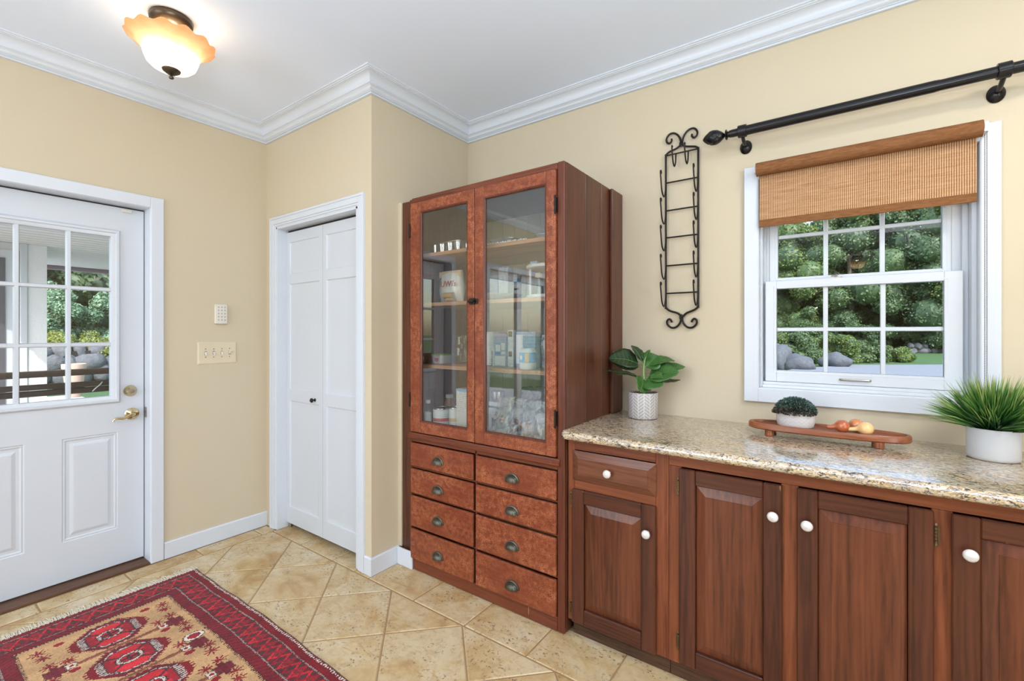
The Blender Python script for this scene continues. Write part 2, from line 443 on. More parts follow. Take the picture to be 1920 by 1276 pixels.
def wloc(o):
    p = Vector((0, 0, 0))
    while o is not None: p += Vector(o.location); o = o.parent
    return tuple(p)
def tag(o, label=None, cat=None, group=None, kind=None):
    if label: o['label'] = label
    if cat: o['category'] = cat
    if group: o['group'] = group
    if kind: o['kind'] = kind
    return o
def empty(name, loc, label=None, cat=None, group=None, kind=None, parent=None):
    o = bpy.data.objects.new(name, None); COL.objects.link(o)
    o.empty_display_size = 0.05
    if parent is not None:
        w = wloc(parent); o.parent = parent; o.location = (loc[0]-w[0], loc[1]-w[1], loc[2]-w[2])
    else: o.location = loc
    return tag(o, label, cat, group, kind)
def BX(*a): return MB().box(*a)
def np_mesh(name, V, F, mat, smooth=False):
    """V (n,3) array, F (m,k) array"""
    me = bpy.data.meshes.new(name)
    m, k = F.shape
    me.vertices.add(len(V)); me.vertices.foreach_set('co', V.astype(np.float32).ravel())
    me.loops.add(m*k); me.loops.foreach_set('vertex_index', F.astype(np.int32).ravel())
    me.polygons.add(m); me.polygons.foreach_set('loop_start', np.arange(0, m*k, k, dtype=np.int32))
    me.polygons.foreach_set('loop_total', np.full(m, k, dtype=np.int32))
    if smooth: me.polygons.foreach_set('use_smooth', np.ones(m, dtype=bool))
    me.update(calc_edges=True); me.validate()
    if mat: me.materials.append(mat)
    return me
def text_mesh(name, txt, size, mat, extrude=0.0004, shear=0.0):
    cu = bpy.data.curves.new(name, 'FONT'); cu.body = txt; cu.size = size; cu.extrude = extrude; cu.align_x = 'CENTER'; cu.align_y = 'CENTER'; cu.shear = shear
    cu.resolution_u = 2
    to = bpy.data.objects.new(name+'_src', cu)
    COL.objects.link(to)
    me = bpy.data.meshes.new_from_object(to)
    bpy.data.objects.remove(to); bpy.data.curves.remove(cu)
    me.materials.clear(); me.materials.append(mat)
    me.name = name
    return me

# ================================================================== SETTING
XA, YB, XC, YD, ZC = -3.25, 1.597, -2.093, 2.405, 2.752
def wall_cells(mb, axis, a, b, s0, s1, z0, z1, holes):
    """wall between planes a,b on `axis`, spanning s0..s1 and z0..z1 with rectangular holes (s0,s1,z0,z1)"""
    ss = sorted({s0, s1, *[h[0] for h in holes], *[h[1] for h in holes]})
    zs = sorted({z0, z1, *[h[2] for h in holes], *[h[3] for h in holes]})
    for i in range(len(ss)-1):
        run = None
        for k in range(len(zs)-1):
            cs, cz = (ss[i]+ss[i+1])/2, (zs[k]+zs[k+1])/2
            solid = not any(h[0] < cs < h[1] and h[2] < cz < h[3] for h in holes)
            if solid:
                if run is None: run = zs[k]
                end = zs[k+1]
            if run is not None and (not solid or k == len(zs)-2):
                if axis == 'x': mb.box(a, b, ss[i], ss[i+1], run, end)
                else: mb.box(ss[i], ss[i+1], a, b, run, end)
                run = None
    return mb
def structure(o): return tag(o, kind='structure')
DOOR = (0.085, 0.933, 0.0, 2.067)        # exterior door opening in the left wall
SLID = (-1.95, -0.55, 0.03, 2.08)        # glazed opening of the left wall, outside the frame
WIN = (-0.297, 0.435, 1.085, 2.055)
wl = structure(wall_cells(MB(), 'x', XA-0.16, XA, -3.1, 2.56, 0.0, ZC, [DOOR, SLID]).build('wall_left', M['wall'], smooth=False))
wb = structure(wall_cells(MB(), 'y', YD, YD+0.15, -3.41, 2.7, 0.0, ZC, [WIN]).build('wall_right', M['wall'], smooth=False))
structure(wall_cells(MB(), 'y', YB, YB+0.11, XA, XC, 0.0, ZC, [(-3.114, -2.214, 0, 2.06)]).build('wall_closet', M['wall'], smooth=False))
structure(BX(XC-0.11, XC, YB+0.11, YD, 0, ZC).build('wall_return', M['wall'], smooth=False))
structure(BX(-3.41, -0.80, -3.1, -3.0, 0, ZC).build('wall_rear', M['wall'], smooth=False))
structure(BX(-0.90, -0.80, -7.1, -3.1, 0, ZC).build('wall_passage', M['wall'], smooth=False))
structure(BX(-0.90, 2.7, -7.2, -7.1, 0, ZC).build('wall_far', M['wall'], smooth=False))
structure(BX(2.6, 2.7, -7.1, YD, 0, ZC).build('wall_side', M['wall'], smooth=False))
structure(BX(-3.41, 2.7, -7.2, 2.56, ZC, ZC+0.1).build('ceiling', M['ceiling'], smooth=False))
# painted filler strip beside the tall cabinet
structure(BX(XC, -2.064, 1.785, 1.83, 0.10, 2.10).build('trim_2', M['wall'], smooth=False))

# ---- floor with its stone tiles
floor = structure(BX(-3.41, 2.7, -7.2, 2.4, -0.08, -0.0028).build('floor', M['grout'], smooth=False, origin=(0, 0, 0)))
def tile_mesh(poly, name='tile'):
    """polygon slab with a worn, slightly rounded edge"""
    n = len(poly)
    def inset(d):
        out = []
        for i in range(n):
            p0, p1, p2 = Vector(poly[i-1]), Vector(poly[i]), Vector(poly[(i+1) % n])
            e1 = (p1-p0).normalized(); e2 = (p2-p1).normalized()
            n1 = Vector((-e1.y, e1.x)); n2 = Vector((-e2.y, e2.x))
            m = (n1+n2); m = m/max(0.35, m.length_squared/2)
            out.append(p1 + m*d)
        return out
    a, b = inset(0.0032), inset(0.0072)
    mb = MB().loops([[(p.x, p.y, -0.006) for p in a], [(p.x, p.y, -0.0028) for p in a], [(p.x, p.y, 0.0) for p in b]])
    return mb
def ccw(poly):
    s = sum(poly[i-1][0]*poly[i][1]-poly[i][0]*poly[i-1][1] for i in range(len(poly)))
    return poly if s > 0 else poly[::-1]
def clip(poly, f):
    out = []
    for i in range(len(poly)):
        a, b = poly[i-1], poly[i]; fa, fb = f(a), f(b)
        if (fa >= 0) != (fb >= 0):
            t = fa/(fa-fb); out.append((a[0]+(b[0]-a[0])*t, a[1]+(b[1]-a[1])*t))
        if fb >= 0: out.append(b)
    return out
def area(p): return abs(sum(p[i-1][0]*p[i][1]-p[i][0]*p[i-1][1] for i in range(len(p))))/2
HD = 0.2445
sq = [(0, -HD), (HD, 0), (0, HD), (-HD, 0)]
sq_me = tile_mesh(sq).mesh('tile', M['tile'])
nt = 0
def add_tile(me, loc):
    o = bpy.data.objects.new('tile', me); COL.objects.link(o); o.parent = floor; o.location = loc
    return o
for i in range(-8, 17):
    for j in range(0, 15):
        if (i+j) % 2 == 0: continue
        cx, cy = -1.398+HD*i, 1.568-HD*j
        pl = [(x+cx, y+cy) for x, y in sq]
        cl = clip(clip(pl, lambda p: p[0]+3.1095), lambda p: 1.568-p[1])
        if len(cl) < 3 or area(cl) < 0.004: continue
        if cy < -1.4 and abs(area(cl)-2*HD*HD) > 1e-4: pass
        if abs(area(cl)-2*HD*HD) < 1e-5: add_tile(sq_me, (cx, cy, 0))
        else:
            cl = [p for k, p in enumerate(cl) if math.dist(p, cl[k-1]) > 2e-3]
            add_tile(tile_mesh(ccw([(x-cx, y-cy) for x, y in cl])).mesh('tile', M['tile']), (cx, cy, 0))
def rect_tile(x0, x1, y0, y1):
    cx, cy = (x0+x1)/2, (y0+y1)/2
    w, h = (x1-x0)/2, (y1-y0)/2
    add_tile(tile_mesh([(-w, -h), (w, -h), (w, h), (-w, h)]).mesh('tile', M['tile']), (cx, cy, 0))
xs = [-0.713+0.339*k for k in range(-3, 10)]
for k in range(len(xs)-1): rect_tile(xs[k], xs[k+1], 1.5700, 1.83)
rect_tile(-2.087, xs[0], 1.5700, 1.83)
for a in (1.14, 1.49, 1.84, 2.19): rect_tile(a, a+0.35, 1.83, 2.115); rect_tile(a, a+0.35, 2.115, 2.399)
for a, b in ((-2.427, -2.087), (-2.770, -2.427), (-3.11, -2.770)):
    if a > -2.5: rect_tile(a, -2.214, 1.5700, 1.75); rect_tile(-2.214, b, 1.5700, 1.5965)
    else: rect_tile(a, b, 1.5700, 1.75)
ysm = [-2.95+0.3455*k for k in range(0, 14)]
off = 0.466-min(ysm, key=lambda y: abs(y-0.466))
ysm = [y+off for y in ysm if y+off < 1.59]+[1.59]
for k in range(len(ysm)-1):
    rect_tile(-3.236, -3.1145, ysm[k], ysm[k+1])

# ---- crown moulding (mitred sweep) and baseboards
def sweep(path, prof, name, mat, outer):
    """path: xy corners walked so that the room lies to the left; prof: (offset into room, z)"""
    lp = []
    n = len(path)
    for i, p in enumerate(path):
        p = Vector(p)
        def nrm(a, b):
            d = (Vector(b)-Vector(a)).normalized(); return Vector((-d.y, d.x))
        if i == 0: m = nrm(path[0], path[1])
        elif i == n-1: m = nrm(path[-2], path[-1])
        else:
            n1, n2 = nrm(path[i-1], path[i]), nrm(path[i], path[i+1]); m = (n1+n2)/((n1+n2).length_squared/2)
        lp.append([(p.x+m.x*q, p.y+m.y*q, z) for q, z in prof])
    return structure(MB().loops(lp).build(name, mat, smooth=True, angle=24))
Z = ZC
cove = [(0.088-0.040*math.sin(a)*1.0, Z-0.016-0.036*(1-math.cos(a))) for a in [PI/2*k/8 for k in range(9)]]
ogee = [(0.044-0.022*(k/6)-0.004*math.sin(2*PI*k/6), Z-0.062-0.020*(k/6)) for k in range(7)]
crown = [(0, Z), (0.103, Z), (0.103, Z-0.007), (0.096, Z-0.0085), (0.095, Z-0.012), (0.088, Z-0.013)] + cove + \
        [(0.048, Z-0.055), (0.050, Z-0.057), (0.050, Z-0.060), (0.045, Z-0.0615)] + ogee + \
        [(0.018, Z-0.083), (0.018, Z-0.086), (0.013, Z-0.0865), (0.013, Z-0.0885), (0.016, Z-0.089), (0.016, Z-0.097), (0, Z-0.097)]
# walked right to left as seen (room on the left-hand side)
sweep([(2.6, YD), (XC, YD), (XC, YB), (XA, YB), (XA, -3.0)], crown, 'trim_1', M['trim'], True)
def baseprof(h=0.099, t=0.012): return [(0, 0.001), (t, 0.001), (t, h-0.006), (t-0.004, h), (0, h)]
sweep([(XA, YB-0.001), (XA, 0.998)], baseprof(), 'baseboard_left', M['trim'], True)
sweep([(XA, 0.020), (XA, -0.45)], baseprof(), 'baseboard_rear', M['trim'], True)
sweep([(XC-0.0005, 1.785), (XC-0.0005, YB), (-2.146, YB)], baseprof(), 'baseboard_return', M['trim'], True)
structure(BX(XC+0.0125, -1.957, 1.766, 1.778, 0.001, 0.099).build('baseboard_right', M['trim'], bevel=0.002))

# ---- helper for framed and panelled leaves.  map(s, t, n) -> world
def mapbox(mp, s0, s1, t0, t1, n0, n1):
    vs = [mp(s, t, n) for n in (n0, n1) for t in (t0, t1) for s in (s0, s1)]
    return MB().add(vs, [(0, 2, 3, 1), (4, 5, 7, 6), (0, 1, 5, 4), (1, 3, 7, 5), (3, 2, 6, 7), (2, 0, 4, 6)])
def addbox(mb, mp, *a):
    b = mapbox(mp, *a); return mb.add(b.v, b.f)
def rect_loop(mp, s0, s1, t0, t1, n): return [mp(s0, t0, n), mp(s1, t0, n), mp(s1, t1, n), mp(s0, t1, n)]
def panel_field(mb, mp, s0, s1, t0, t1, steps):
    """nested rectangles (inset, n): moulded panel closed at its centre"""
    lp = [rect_loop(mp, s0+i, s1-i, t0+i, t1-i, n) for i, n in steps]
    o = len(mb.v)
    n = 4; fs = []
    for k in range(len(lp)-1):
        for i in range(4): j = (i+1) % 4; fs.append((k*n+i, k*n+j, (k+1)*n+j, (k+1)*n+i))
    fs.append(tuple((len(lp)-1)*n+i for i in range(4)))
    return mb.add([p for l in lp for p in l], fs)
def slab_with_panels(mp, s0, s1, t0, t1, n0, n1, panels, steps, holes=()):
    """leaf whose front (n1) face is cut by panel rectangles; everything outside the panels is flat"""
    mb = MB()
    rects = list(panels)+list(holes)
    ss = sorted({s0, s1, *[r[0] for r in rects], *[r[1] for r in rects]}); ts = sorted({t0, t1, *[r[2] for r in rects], *[r[3] for r in rects]})
    for i in range(len(ss)-1):
        for k in range(len(ts)-1):
            c = ((ss[i]+ss[i+1])/2, (ts[k]+ts[k+1])/2)
            if any(r[0] < c[0] < r[1] and r[2] < c[1] < r[3] for r in rects): continue
            addbox(mb, mp, ss[i], ss[i+1], ts[k], ts[k+1], n0, n1)
    for r in panels:
        addbox(mb, mp, r[0], r[1], r[2], r[3], n0, n1-0.018)
        panel_field(mb, mp, r[0], r[1], r[2], r[3], steps)
    return mb
mpA = lambda s, t, n: (n, s, t)           # wall A: n grows into the room (+x)
mpD = lambda s, t, n: (s, -n, t)          # walls B, D and cabinets: n = -y
def casing(mb, mp, s0, s1, t1, w, n0, n1, t0=0.0):
    """stepped three-sided casing around an opening"""
    addbox(mb, mp, s0-w, s0, t0, t1+w, n0, n1); addbox(mb, mp, s1, s1+w, t0, t1+w, n0, n1); addbox(mb, mp, s0, s1, t1, t1+w, n0, n1)
    return mb

# ---- door_1: half glazed exterior door in the left wall
d1 = empty('door_1', (XA, 0.509, 0), kind='structure')
casing(MB(), mpA, 0.085, 0.933, 2.067, 0.063, XA+0.0005, XA+0.014).build('casing', M['trim'], d1, bevel=0.003)
jm = MB()
for s0, s1, t0, t1 in ((0.070, 0.087, 0, 2.085), (0.931, 0.948, 0, 2.085), (0.087, 0.931, 2.065, 2.085)):
    addbox(jm, mpA, s0, s1, t0, t1, -3.41, XA+0.004)
for s0, s1, t0, t1 in ((0.087, 0.094, 0, 2.065), (0.924, 0.931, 0, 2.065), (0.094, 0.924, 2.058, 2.065)):
    addbox(jm, mpA, s0, s1, t0, t1, -3.41, -3.385)
jm.build('jamb', M['trim'], d1, bevel=0.0015)
ws = MB()
for s0, s1, t0, t1 in ((0.9275, 0.931, 0.02, 2.062), (0.087, 0.0905, 0.02, 2.062), (0.0905, 0.9275, 2.058, 2.065)):
    addbox(ws, mpA, s0, s1, t0, t1, -3.384, -3.345)
ws.build('weatherstrip', M['rubber'], d1, smooth=False)
steps = [(0, -3.337), (0.006, -3.3405), (0.010, -3.3385), (0.018, -3.343), (0.030, -3.343), (0.045, -3.3375), (0.050, -3.3372)]
slab_with_panels(mpA, 0.0915, 0.9265, 0.022, 2.056, -3.381, -3.337, [(0.577, 0.808, 0.228, 0.778), (0.209, 0.441, 0.228, 0.778)], steps,
                 holes=[(0.222, 0.795, 0.963, 1.895)]).build('door_slab', M['door'], d1, bevel=0, smooth=False)
# glazing frame moulding
gf = MB()
def ringm(mb, mp, a, b, prof):
    """moulding around rectangle: prof list of (outset, n); a=(s0,s1), b=(t0,t1)"""
    lp = []
    cs = [(a[0], b[0], -1, -1), (a[1], b[0], 1, -1), (a[1], b[1], 1, 1), (a[0], b[1], -1, 1)]
    for s, t, ds, dt in cs+cs[:1]: lp.append([mp(s+ds*o, t+dt*o, n) for o, n in prof])
    return mb.loops(lp, cap=False)
ringm(gf, mpA, (0.240, 0.777), (0.985, 1.884), [(0, -3.37), (0, -3.335), (0.006, -3.331), (0.018, -3.328), (0.022, -3.322), (0.032, -3.322), (0.041, -3.333), (0.041, -3.337), (0.015, -3.37)])
gf.build('glazing_frame', M['door'], d1)
mu = MB()
sc_, tc_ = [0.4135, 0.604], [1.277, 1.584]
for s in sc_: mu.loops([[mpA(s-0.0115, t, -3.352), mpA(s-0.007, t, -3.334), mpA(s+0.007, t, -3.334), mpA(s+0.0115, t, -3.352)] for t in (0.985, 1.884)])
for t in tc_: mu.loops([[mpA(s, t-0.0115, -3.352), mpA(s, t-0.007, -3.3345), mpA(s, t+0.007, -3.3345), mpA(s, t+0.0115, -3.352)] for s in (0.24, 0.777)])
mu.build('muntins', M['door'], d1)
for i in range(3):
    for k in range(3):
        s = [0.24]+sc_+[0.777]; t = [0.985]+tc_+[1.884]
        mapbox(mpA, s[i], s[i+1], t[k], t[k+1], -3.358, -3.354).build('pane', M['glass'], d1, smooth=False)
db = MB().lathe([(0.0001, 0.0285), (0.014, 0.0285), (0.0155, 0.026), (0.023, 0.017), (0.031, 0.006), (0.032, 0.0)][::-1], (-3.337, 0.863, 1.006), 28, 'x')
db.build('deadbolt', M['brass'], d1)
MB().lathe([(0.0145, 0.0), (0.0145, 0.0015), (0.0001, 0.0025)], (-3.3087, 0.863, 1.006), 20, 'x').build('key_cylinder', M['nickel'], d1)
lv = empty('lever_handle', (-3.337, 0.871, 0.872), parent=d1)
MB().lathe([(0.034, 0), (0.034, 0.003), (0.029, 0.008), (0.020, 0.012), (0.013, 0.016), (0.012, 0.040), (0.013, 0.046), (0.0001, 0.047)], (-3.337, 0.871, 0.872), 28, 'x').build('rose', M['brass'], lv)
MB().tube([(-3.293, 0.871, 0.872), (-3.288, 0.862, 0.873), (-3.286, 0.845, 0.868), (-3.287, 0.822, 0.858), (-3.289, 0.800, 0.860), (-3.291, 0.784, 0.856), (-3.292, 0.776, 0.845)], 0.009, 10, 5, (1.15, 0.55)).build('lever', M['brass'], lv)
MB().box(-3.337, -3.322, 0.824, 0.868, 2.033, 2.050).build('contact_sensor', M['ivory'], d1, bevel=0.002)
MB().box(-3.336, -3.300, 0.9295, 0.9305, 0.845, 0.905).build('strike_plate', M['nickel'], d1)
MB().tube([(-3.318, 0.930, 0.878), (-3.315, 0.926, 0.876), (-3.311, 0.918, 0.872)], 0.002, 6).build('strike_tongue', M['nickel'], d1)
MB().box(-3.41, -3.242, 0.087, 0.931, -0.004, 0.013).build('threshold', M['threshold'], d1, bevel=0.004)

# ---- door_3: glazed patio door further along the left wall (seen only in the cabinet glass)
d3 = empty('door_3', (XA, -1.25, 0), kind='structure')
casing(MB(), mpA, SLID[0], SLID[1], SLID[3], 0.063, XA+0.0005, XA+0.014).build('casing', M['trim'], d3, bevel=0.003)
fr = MB()
for s0, s1, t0, t1 in ((SLID[0], SLID[0]+0.09, 0.03, 2.08), (SLID[1]-0.09, SLID[1], 0.03, 2.08), (-1.30, -1.20, 0.03, 2.08), (SLID[0]+0.09, SLID[1]-0.09, 0.03, 0.16), (SLID[0]+0.09, SLID[1]-0.09, 1.99, 2.08)):
    addbox(fr, mpA, s0, s1, t0, t1, -3.36, -3.31)
fr.build('sash', M['door'], d3)
for s0, s1 in ((SLID[0]+0.09, -1.30), (-1.20, SLID[1]-0.09)): mapbox(mpA, s0, s1, 0.16, 1.99, -3.338, -3.334).build('pane', M['glass'], d3, smooth=False)

# ---- door_2: white bifold closet door
d2 = empty('door_2', (-2.664, YB, 0), kind='structure')
cg = MB()
for w0, w1, n1 in ((0.066, 0.052, -YB+0.016), (0.052, 0.018, -YB+0.013), (0.018, 0.006, -YB+0.009), (0.006, 0.0, -YB+0.005)):
    # nested steps of the moulded casing
    for s0, s1, t0, t1 in ((-3.114-w0, -3.114-w1, 0.001, 2.06+w0), (-2.214+w1, -2.214+w0, 0.001, 2.06+w0), (-3.114-w1, -2.214+w1, 2.06+w1, 2.06+w0)):
        addbox(cg, mpD, s0, s1, t0, t1, -YB-0.0005, n1)
cg.build('casing', M['trim'], d2, bevel=0.0012)
jb = MB()
for s0, s1, t0, t1 in ((-3.116, -3.100, 0.001, 2.06), (-2.228, -2.2135, 0.001, 2.06), (-3.116, -2.2135, 2.046, 2.0605)): addbox(jb, mpD, s0, s1, t0, t1, -1.76, -YB+0.004)
jb.build('jamb', M['trim'], d2, bevel=0.001)
BX(-3.10, -2.228, 1.672, 1.694, 2.034, 2.0455).build('track', M['dark'], d2, smooth=False)
bst = [(0, -1.66), (0.0045, -1.6665), (0.009, -1.6675), (0.030, -1.6685), (0.034, -1.6685)]
for n_, (s0, s1, f) in enumerate(((-3.0985, -2.6665, 0), (-2.6635, -2.2295, 1))):
    pl = [(s0+0.038, s1-0.038, 1.742, 1.962), (s0+0.038, s1-0.038, 0.956, 1.677), (s0+0.038, s1-0.038, 0.148, 0.878)]
    lf = slab_with_panels(mpD, s0, s1, 0.036, 2.030, -1.694, -1.66, pl, bst).build('door_leaf', M['door'], d2, smooth=False)
    if n_ == 0:
        MB().lathe([(0.011, 0), (0.010, -0.003), (0.005, -0.008), (0.005, -0.014), (0.014, -0.020), (0.015, -0.027), (0.009, -0.032), (0.0001, -0.033)], (-2.752, 1.66, 0.906), 18, 'y').build('knob', M['black_iron'], lf)
MB().cyl((-3.082, 1.677, 0.001), 0.011, 0.034, 12).build('pivot', M['nickel'], d2)

# ---- window_1: double hung window
w1 = empty('window_1', (0.069, YD, 1.021), kind='structure')
cs = MB()
for s0, s1, t0, t1 in ((-0.356, -0.297, 1.021, 2.115), (0.435, 0.490, 1.021, 2.115), (-0.297, 0.435, 2.055, 2.115), (-0.297, 0.435, 1.021, 1.085)):
    addbox(cs, mpD, s0, s1, t0, t1, -YD, -YD+0.020)
cs.build('casing', M['trim'], w1, bevel=0.002)
jb = MB()
for s0, s1, t0, t1 in ((-0.312, -0.295, 1.07, 2.07), (0.433, 0.450, 1.07, 2.07), (-0.295, 0.433, 2.053, 2.07), (-0.295, 0.433, 1.07, 1.087)): addbox(jb, mpD, s0, s1, t0, t1, -2.56, -2.387)
jb.build('jamb', M['vinyl'], w1, bevel=0.0015)
lin = MB()
for s0, s1, t0, t1, n0, n1 in ((-0.295, -0.284, 1.087, 2.053, -2.55, -2.425), (0.418, 0.433, 1.087, 2.053, -2.55, -2.425), (-0.284, 0.418, 1.087, 1.100, -2.55, -2.422), (-0.284, 0.418, 1.100, 1.113, -2.55, -2.436),
                              (-0.284, -0.276, 1.1, 2.053, -2.486, -2.475), (0.400, 0.418, 1.1, 2.053, -2.486, -2.475), (-0.284, -0.262, 1.58, 2.053, -2.53, -2.494), (0.372, 0.418, 1.58, 2.053, -2.53, -2.494), (-0.284, 0.418, 2.035, 2.053, -2.54, -2.43)):
    addbox(lin, mpD, s0, s1, t0, t1, n0, n1)
lin.build('frame', M['vinyl'], w1, bevel=0.0015)
def sash(name, s0, s1, t0, t1, gs, gt, n0, n1, mus, mut):
    rt = MB()
    for a in ((s0, gs[0], t0, t1), (gs[1], s1, t0, t1), (gs[0], gs[1], t0, gt[0]), (gs[0], gs[1], gt[1], t1)): addbox(rt, mpD, *a, n0, n1)
    o = rt.build(name, M['vinyl'], w1, bevel=0.002)
    bd = MB(); ringm(bd, mpD, gs, gt, [(0, n1-0.016), (0, n1-0.007), (0.007, n1+0.0), (0.011, n1+0.0008), (0.012, n1), (0.006, n1-0.016)]); bd.build('glazing_bead', M['vinyl'], o)
    m_ = MB()
    for s in mus: m_.loops([[mpD(s-0.009, t, n1-0.019), mpD(s-0.0065, t, n1-0.012), mpD(s+0.0065, t, n1-0.012), mpD(s+0.009, t, n1-0.019)] for t in gt])
    m_.loops([[mpD(s, mut-0.009, n1-0.019), mpD(s, mut-0.0065, n1-0.0125), mpD(s, mut+0.0065, n1-0.0125), mpD(s, mut+0.009, n1-0.019)] for s in gs])
    m_.build('muntins', M['vinyl'], o)
    ss = [gs[0]]+mus+[gs[1]]; tt = [gt[0], mut, gt[1]]
    for i in range(3):
        for k in range(2): mapbox(mpD, ss[i], ss[i+1], tt[k], tt[k+1], n1-0.024, n1-0.020).build('pane', M['glass'], o, smooth=False)
    return o
ls = sash('lower_sash', -0.275, 0.399, 1.114, 1.583, (-0.229, 0.345), (1.166, 1.546), -2.482, -2.450, [-0.0405, 0.1585], 1.356)
us = sash('upper_sash', -0.262, 0.372, 1.555, 2.034, (-0.227, 0.345), (1.60, 1.99), -2.522, -2.490, [-0.0405, 0.1585], 1.794)
MB().box(-0.010, 0.020, 2.455, 2.475, 1.5835, 1.589).tube([(0.004, 2.462, 1.589), (-0.006, 2.452, 1.592), (-0.020, 2.450, 1.591)], 0.0035, 8, 3).build('sash_lock', M['nickel'], ls)
MB().tube([(0.012, 2.4505, 1.1375), (0.018, 2.443, 1.1375), (0.064, 2.441, 1.1375), (0.110, 2.443, 1.1375), (0.116, 2.4505, 1.1375)], 0.0045, 8, 4).build('lift_handle', M['nickel'], ls)

# ================================================================== TALL CABINET
YF = 1.777
tc = empty('china_cabinet', (-1.49, 2.09, 0.0), 'tall old red-brown wooden cabinet with two glazed doors above eight drawers', 'cabinet')
# body frame (face frame pieces)
def P_(name, mat, *boxes, parent=tc, bevel=0.0025, **kw):
    mb = MB()
    for b in boxes: mb.box(*b)
    return mb.build(name, mat, parent, bevel=bevel, **kw)
X0, X1 = -1.986, -0.982
P_('stile', M['cab_face_z'], (X0, -1.968, YF, YF+0.022, 0.003, 2.098))
P_('stile', M['cab_face_z'], (-1.019, X1, YF, YF+0.022, 0.003, 2.106), bevel=0.004)
P_('stile', M['cab_face_z'], (-1.500, -1.488, YF+0.002, YF+0.022, 0.068, 0.742))
P_('top_rail', M['cab_face'], (-1.968, -1.019, YF, YF+0.022, 2.073, 2.104))
P_('base_rail', M['cab_face'], (-1.968, -1.019, YF+0.001, YF+0.022, 0.003, 0.068))
P_('filler_stile', M['cab_side'], (-2.063, -1.9865, YF+0.014, YF+0.034, 0.0, 2.098))
P_('drawer_rail', M['cab_face'], (-1.968, -1.019, YF+0.002, YF+0.022, 0.725, 0.7425))
MB().loops([[(x, y, z) for y, z in ((YF, 0.742), (YF-0.010, 0.744), (YF-0.015, 0.752), (YF-0.015, 0.764), (YF-0.008, 0.770), (YF-0.006, 0.778), (YF+0.02, 0.779), (YF+0.02, 0.742))] for x in (-1.986, -1.003)]).build('waist_moulding', M['cab_face'], tc)
for z0, z1 in ((0.578, 0.590), (0.426, 0.437), (0.240, 0.249)):
    P_('drawer_rail', M['cab_face'], (-1.968, -1.500, YF+0.003, YF+0.022, z0, z1)); P_('drawer_rail', M['cab_face'], (-1.488, -1.019, YF+0.003, YF+0.022, z0, z1))
# carcass
P_('side_panel', M['cab_side'], (X0, X0+0.018, YF+0.022, 2.395, 0.003, 2.09), bevel=0.001)
for y0, y1 in ((YF+0.022, 1.985), (1.9865, 2.165), (2.1665, 2.395)):
    P_('side_board', M['cab_side'], (X1-0.018, X1, y0, y1, 0.003, 2.1055), bevel=0.0012)
P_('batten', M['cab_side'], (X1+0.0005, X1+0.021, 2.262, 2.400, 0.914, 2.104), bevel=0.006)
interior = plain('cabinet_interior_paint', (0.50, 0.43, 0.29), 0.7)
for k in range(10):
    x0 = X0+0.019+k*(0.966/10); P_('back_board', interior, (x0+0.0008, x0+0.0958, 2.383, 2.395, 0.003, 2.09), bevel=0.001)
P_('top_board', M['cab_side'], (X0+0.019, X1-0.019, YF+0.022, 2.383, 2.078, 2.092), bevel=0.001)
P_('floor_board', M['shelf_wood'], (X0+0.019, X1-0.019, YF+0.022, 2.382, 0.786, 0.802), bevel=0.001)
SH = [1.795, 1.512, 1.160]
for z in SH: P_('shelf', M['shelf_wood'], (X0+0.019, X1-0.019, 1.835, 2.382, z-0.020, z), bevel=0.0015)
# glazed doors
def glazed(x0, x1, gx0, gx1, knob_side):
    d = empty('glass_door', (x0, YF, 0.785), parent=tc)
    z0, z1, gz0, gz1 = 0.785, 2.071, 0.847, 2.013
    yf = YF-0.013
    P_('door_stile', M['crackle_z'], (x0+0.001, gx0, yf, YF+0.010, z0, z1), parent=d, bevel=0.002)
    P_('door_stile', M['crackle_z'], (gx1, x1-0.001, yf, YF+0.010, z0, z1), parent=d, bevel=0.002)
    P_('door_rail', M['crackle'], (gx0+0.0004, gx1-0.0004, yf+0.0004, YF+0.010, gz1, z1), parent=d, bevel=0.002)
    P_('door_rail', M['crackle'], (gx0+0.0004, gx1-0.0004, yf+0.0004, YF+0.010, z0, gz0), parent=d, bevel=0.002)
    bd = MB(); ringm(bd, mpD, (gx0+0.0, gx1-0.0), (gz0, gz1), [(-0.007, -YF), (-0.007, -yf-0.006), (-0.003, -yf-0.001), (0.004, -yf+0.0012), (0.004, -YF)]); bd.build('glass_moulding', M['cab_face_z'], d)
    BX(gx0+0.001, gx1-0.001, YF-0.004, YF-0.001, gz0+0.001, gz1-0.001).build('pane', M['cab_glass'], d, smooth=False)
    return d
dl = glazed(-1.967, -1.4935, -1.884, -1.542, 'r')
dr = glazed(-1.4915, -1.020, -1.430, -1.072, 'l')
for d, x, zz in ((dl, -1.9675, (1.917, 0.965)), (dr, -1.020, (1.912, 0.957))):
    for z in zz:
        MB().cyl((x, YF-0.017, z-0.036), 0.0048, 0.072, 10).sphere((x, YF-0.017, z+0.038), 0.0045, 8, 6).sphere((x, YF-0.017, z-0.038), 0.0045, 8, 6).box(x-0.004, x+0.004, YF-0.0145, YF+0.001, z-0.033, z+0.033).build('hinge', M['hinge'] if False else M['black_iron'], d)
lt = MB().box(-1.520, -1.486, YF-0.024, YF-0.0135, 1.485, 1.516).box(-1.484, -1.468, YF-0.020, YF-0.0135, 1.487, 1.513)
lt.tube([(-1.517, YF-0.030, 1.500), (-1.500, YF-0.034, 1.500), (-1.482, YF-0.031, 1.500)], 0.008, 8, 3)
lt.build('latch', M['black_iron'], dl, bevel=0.002)
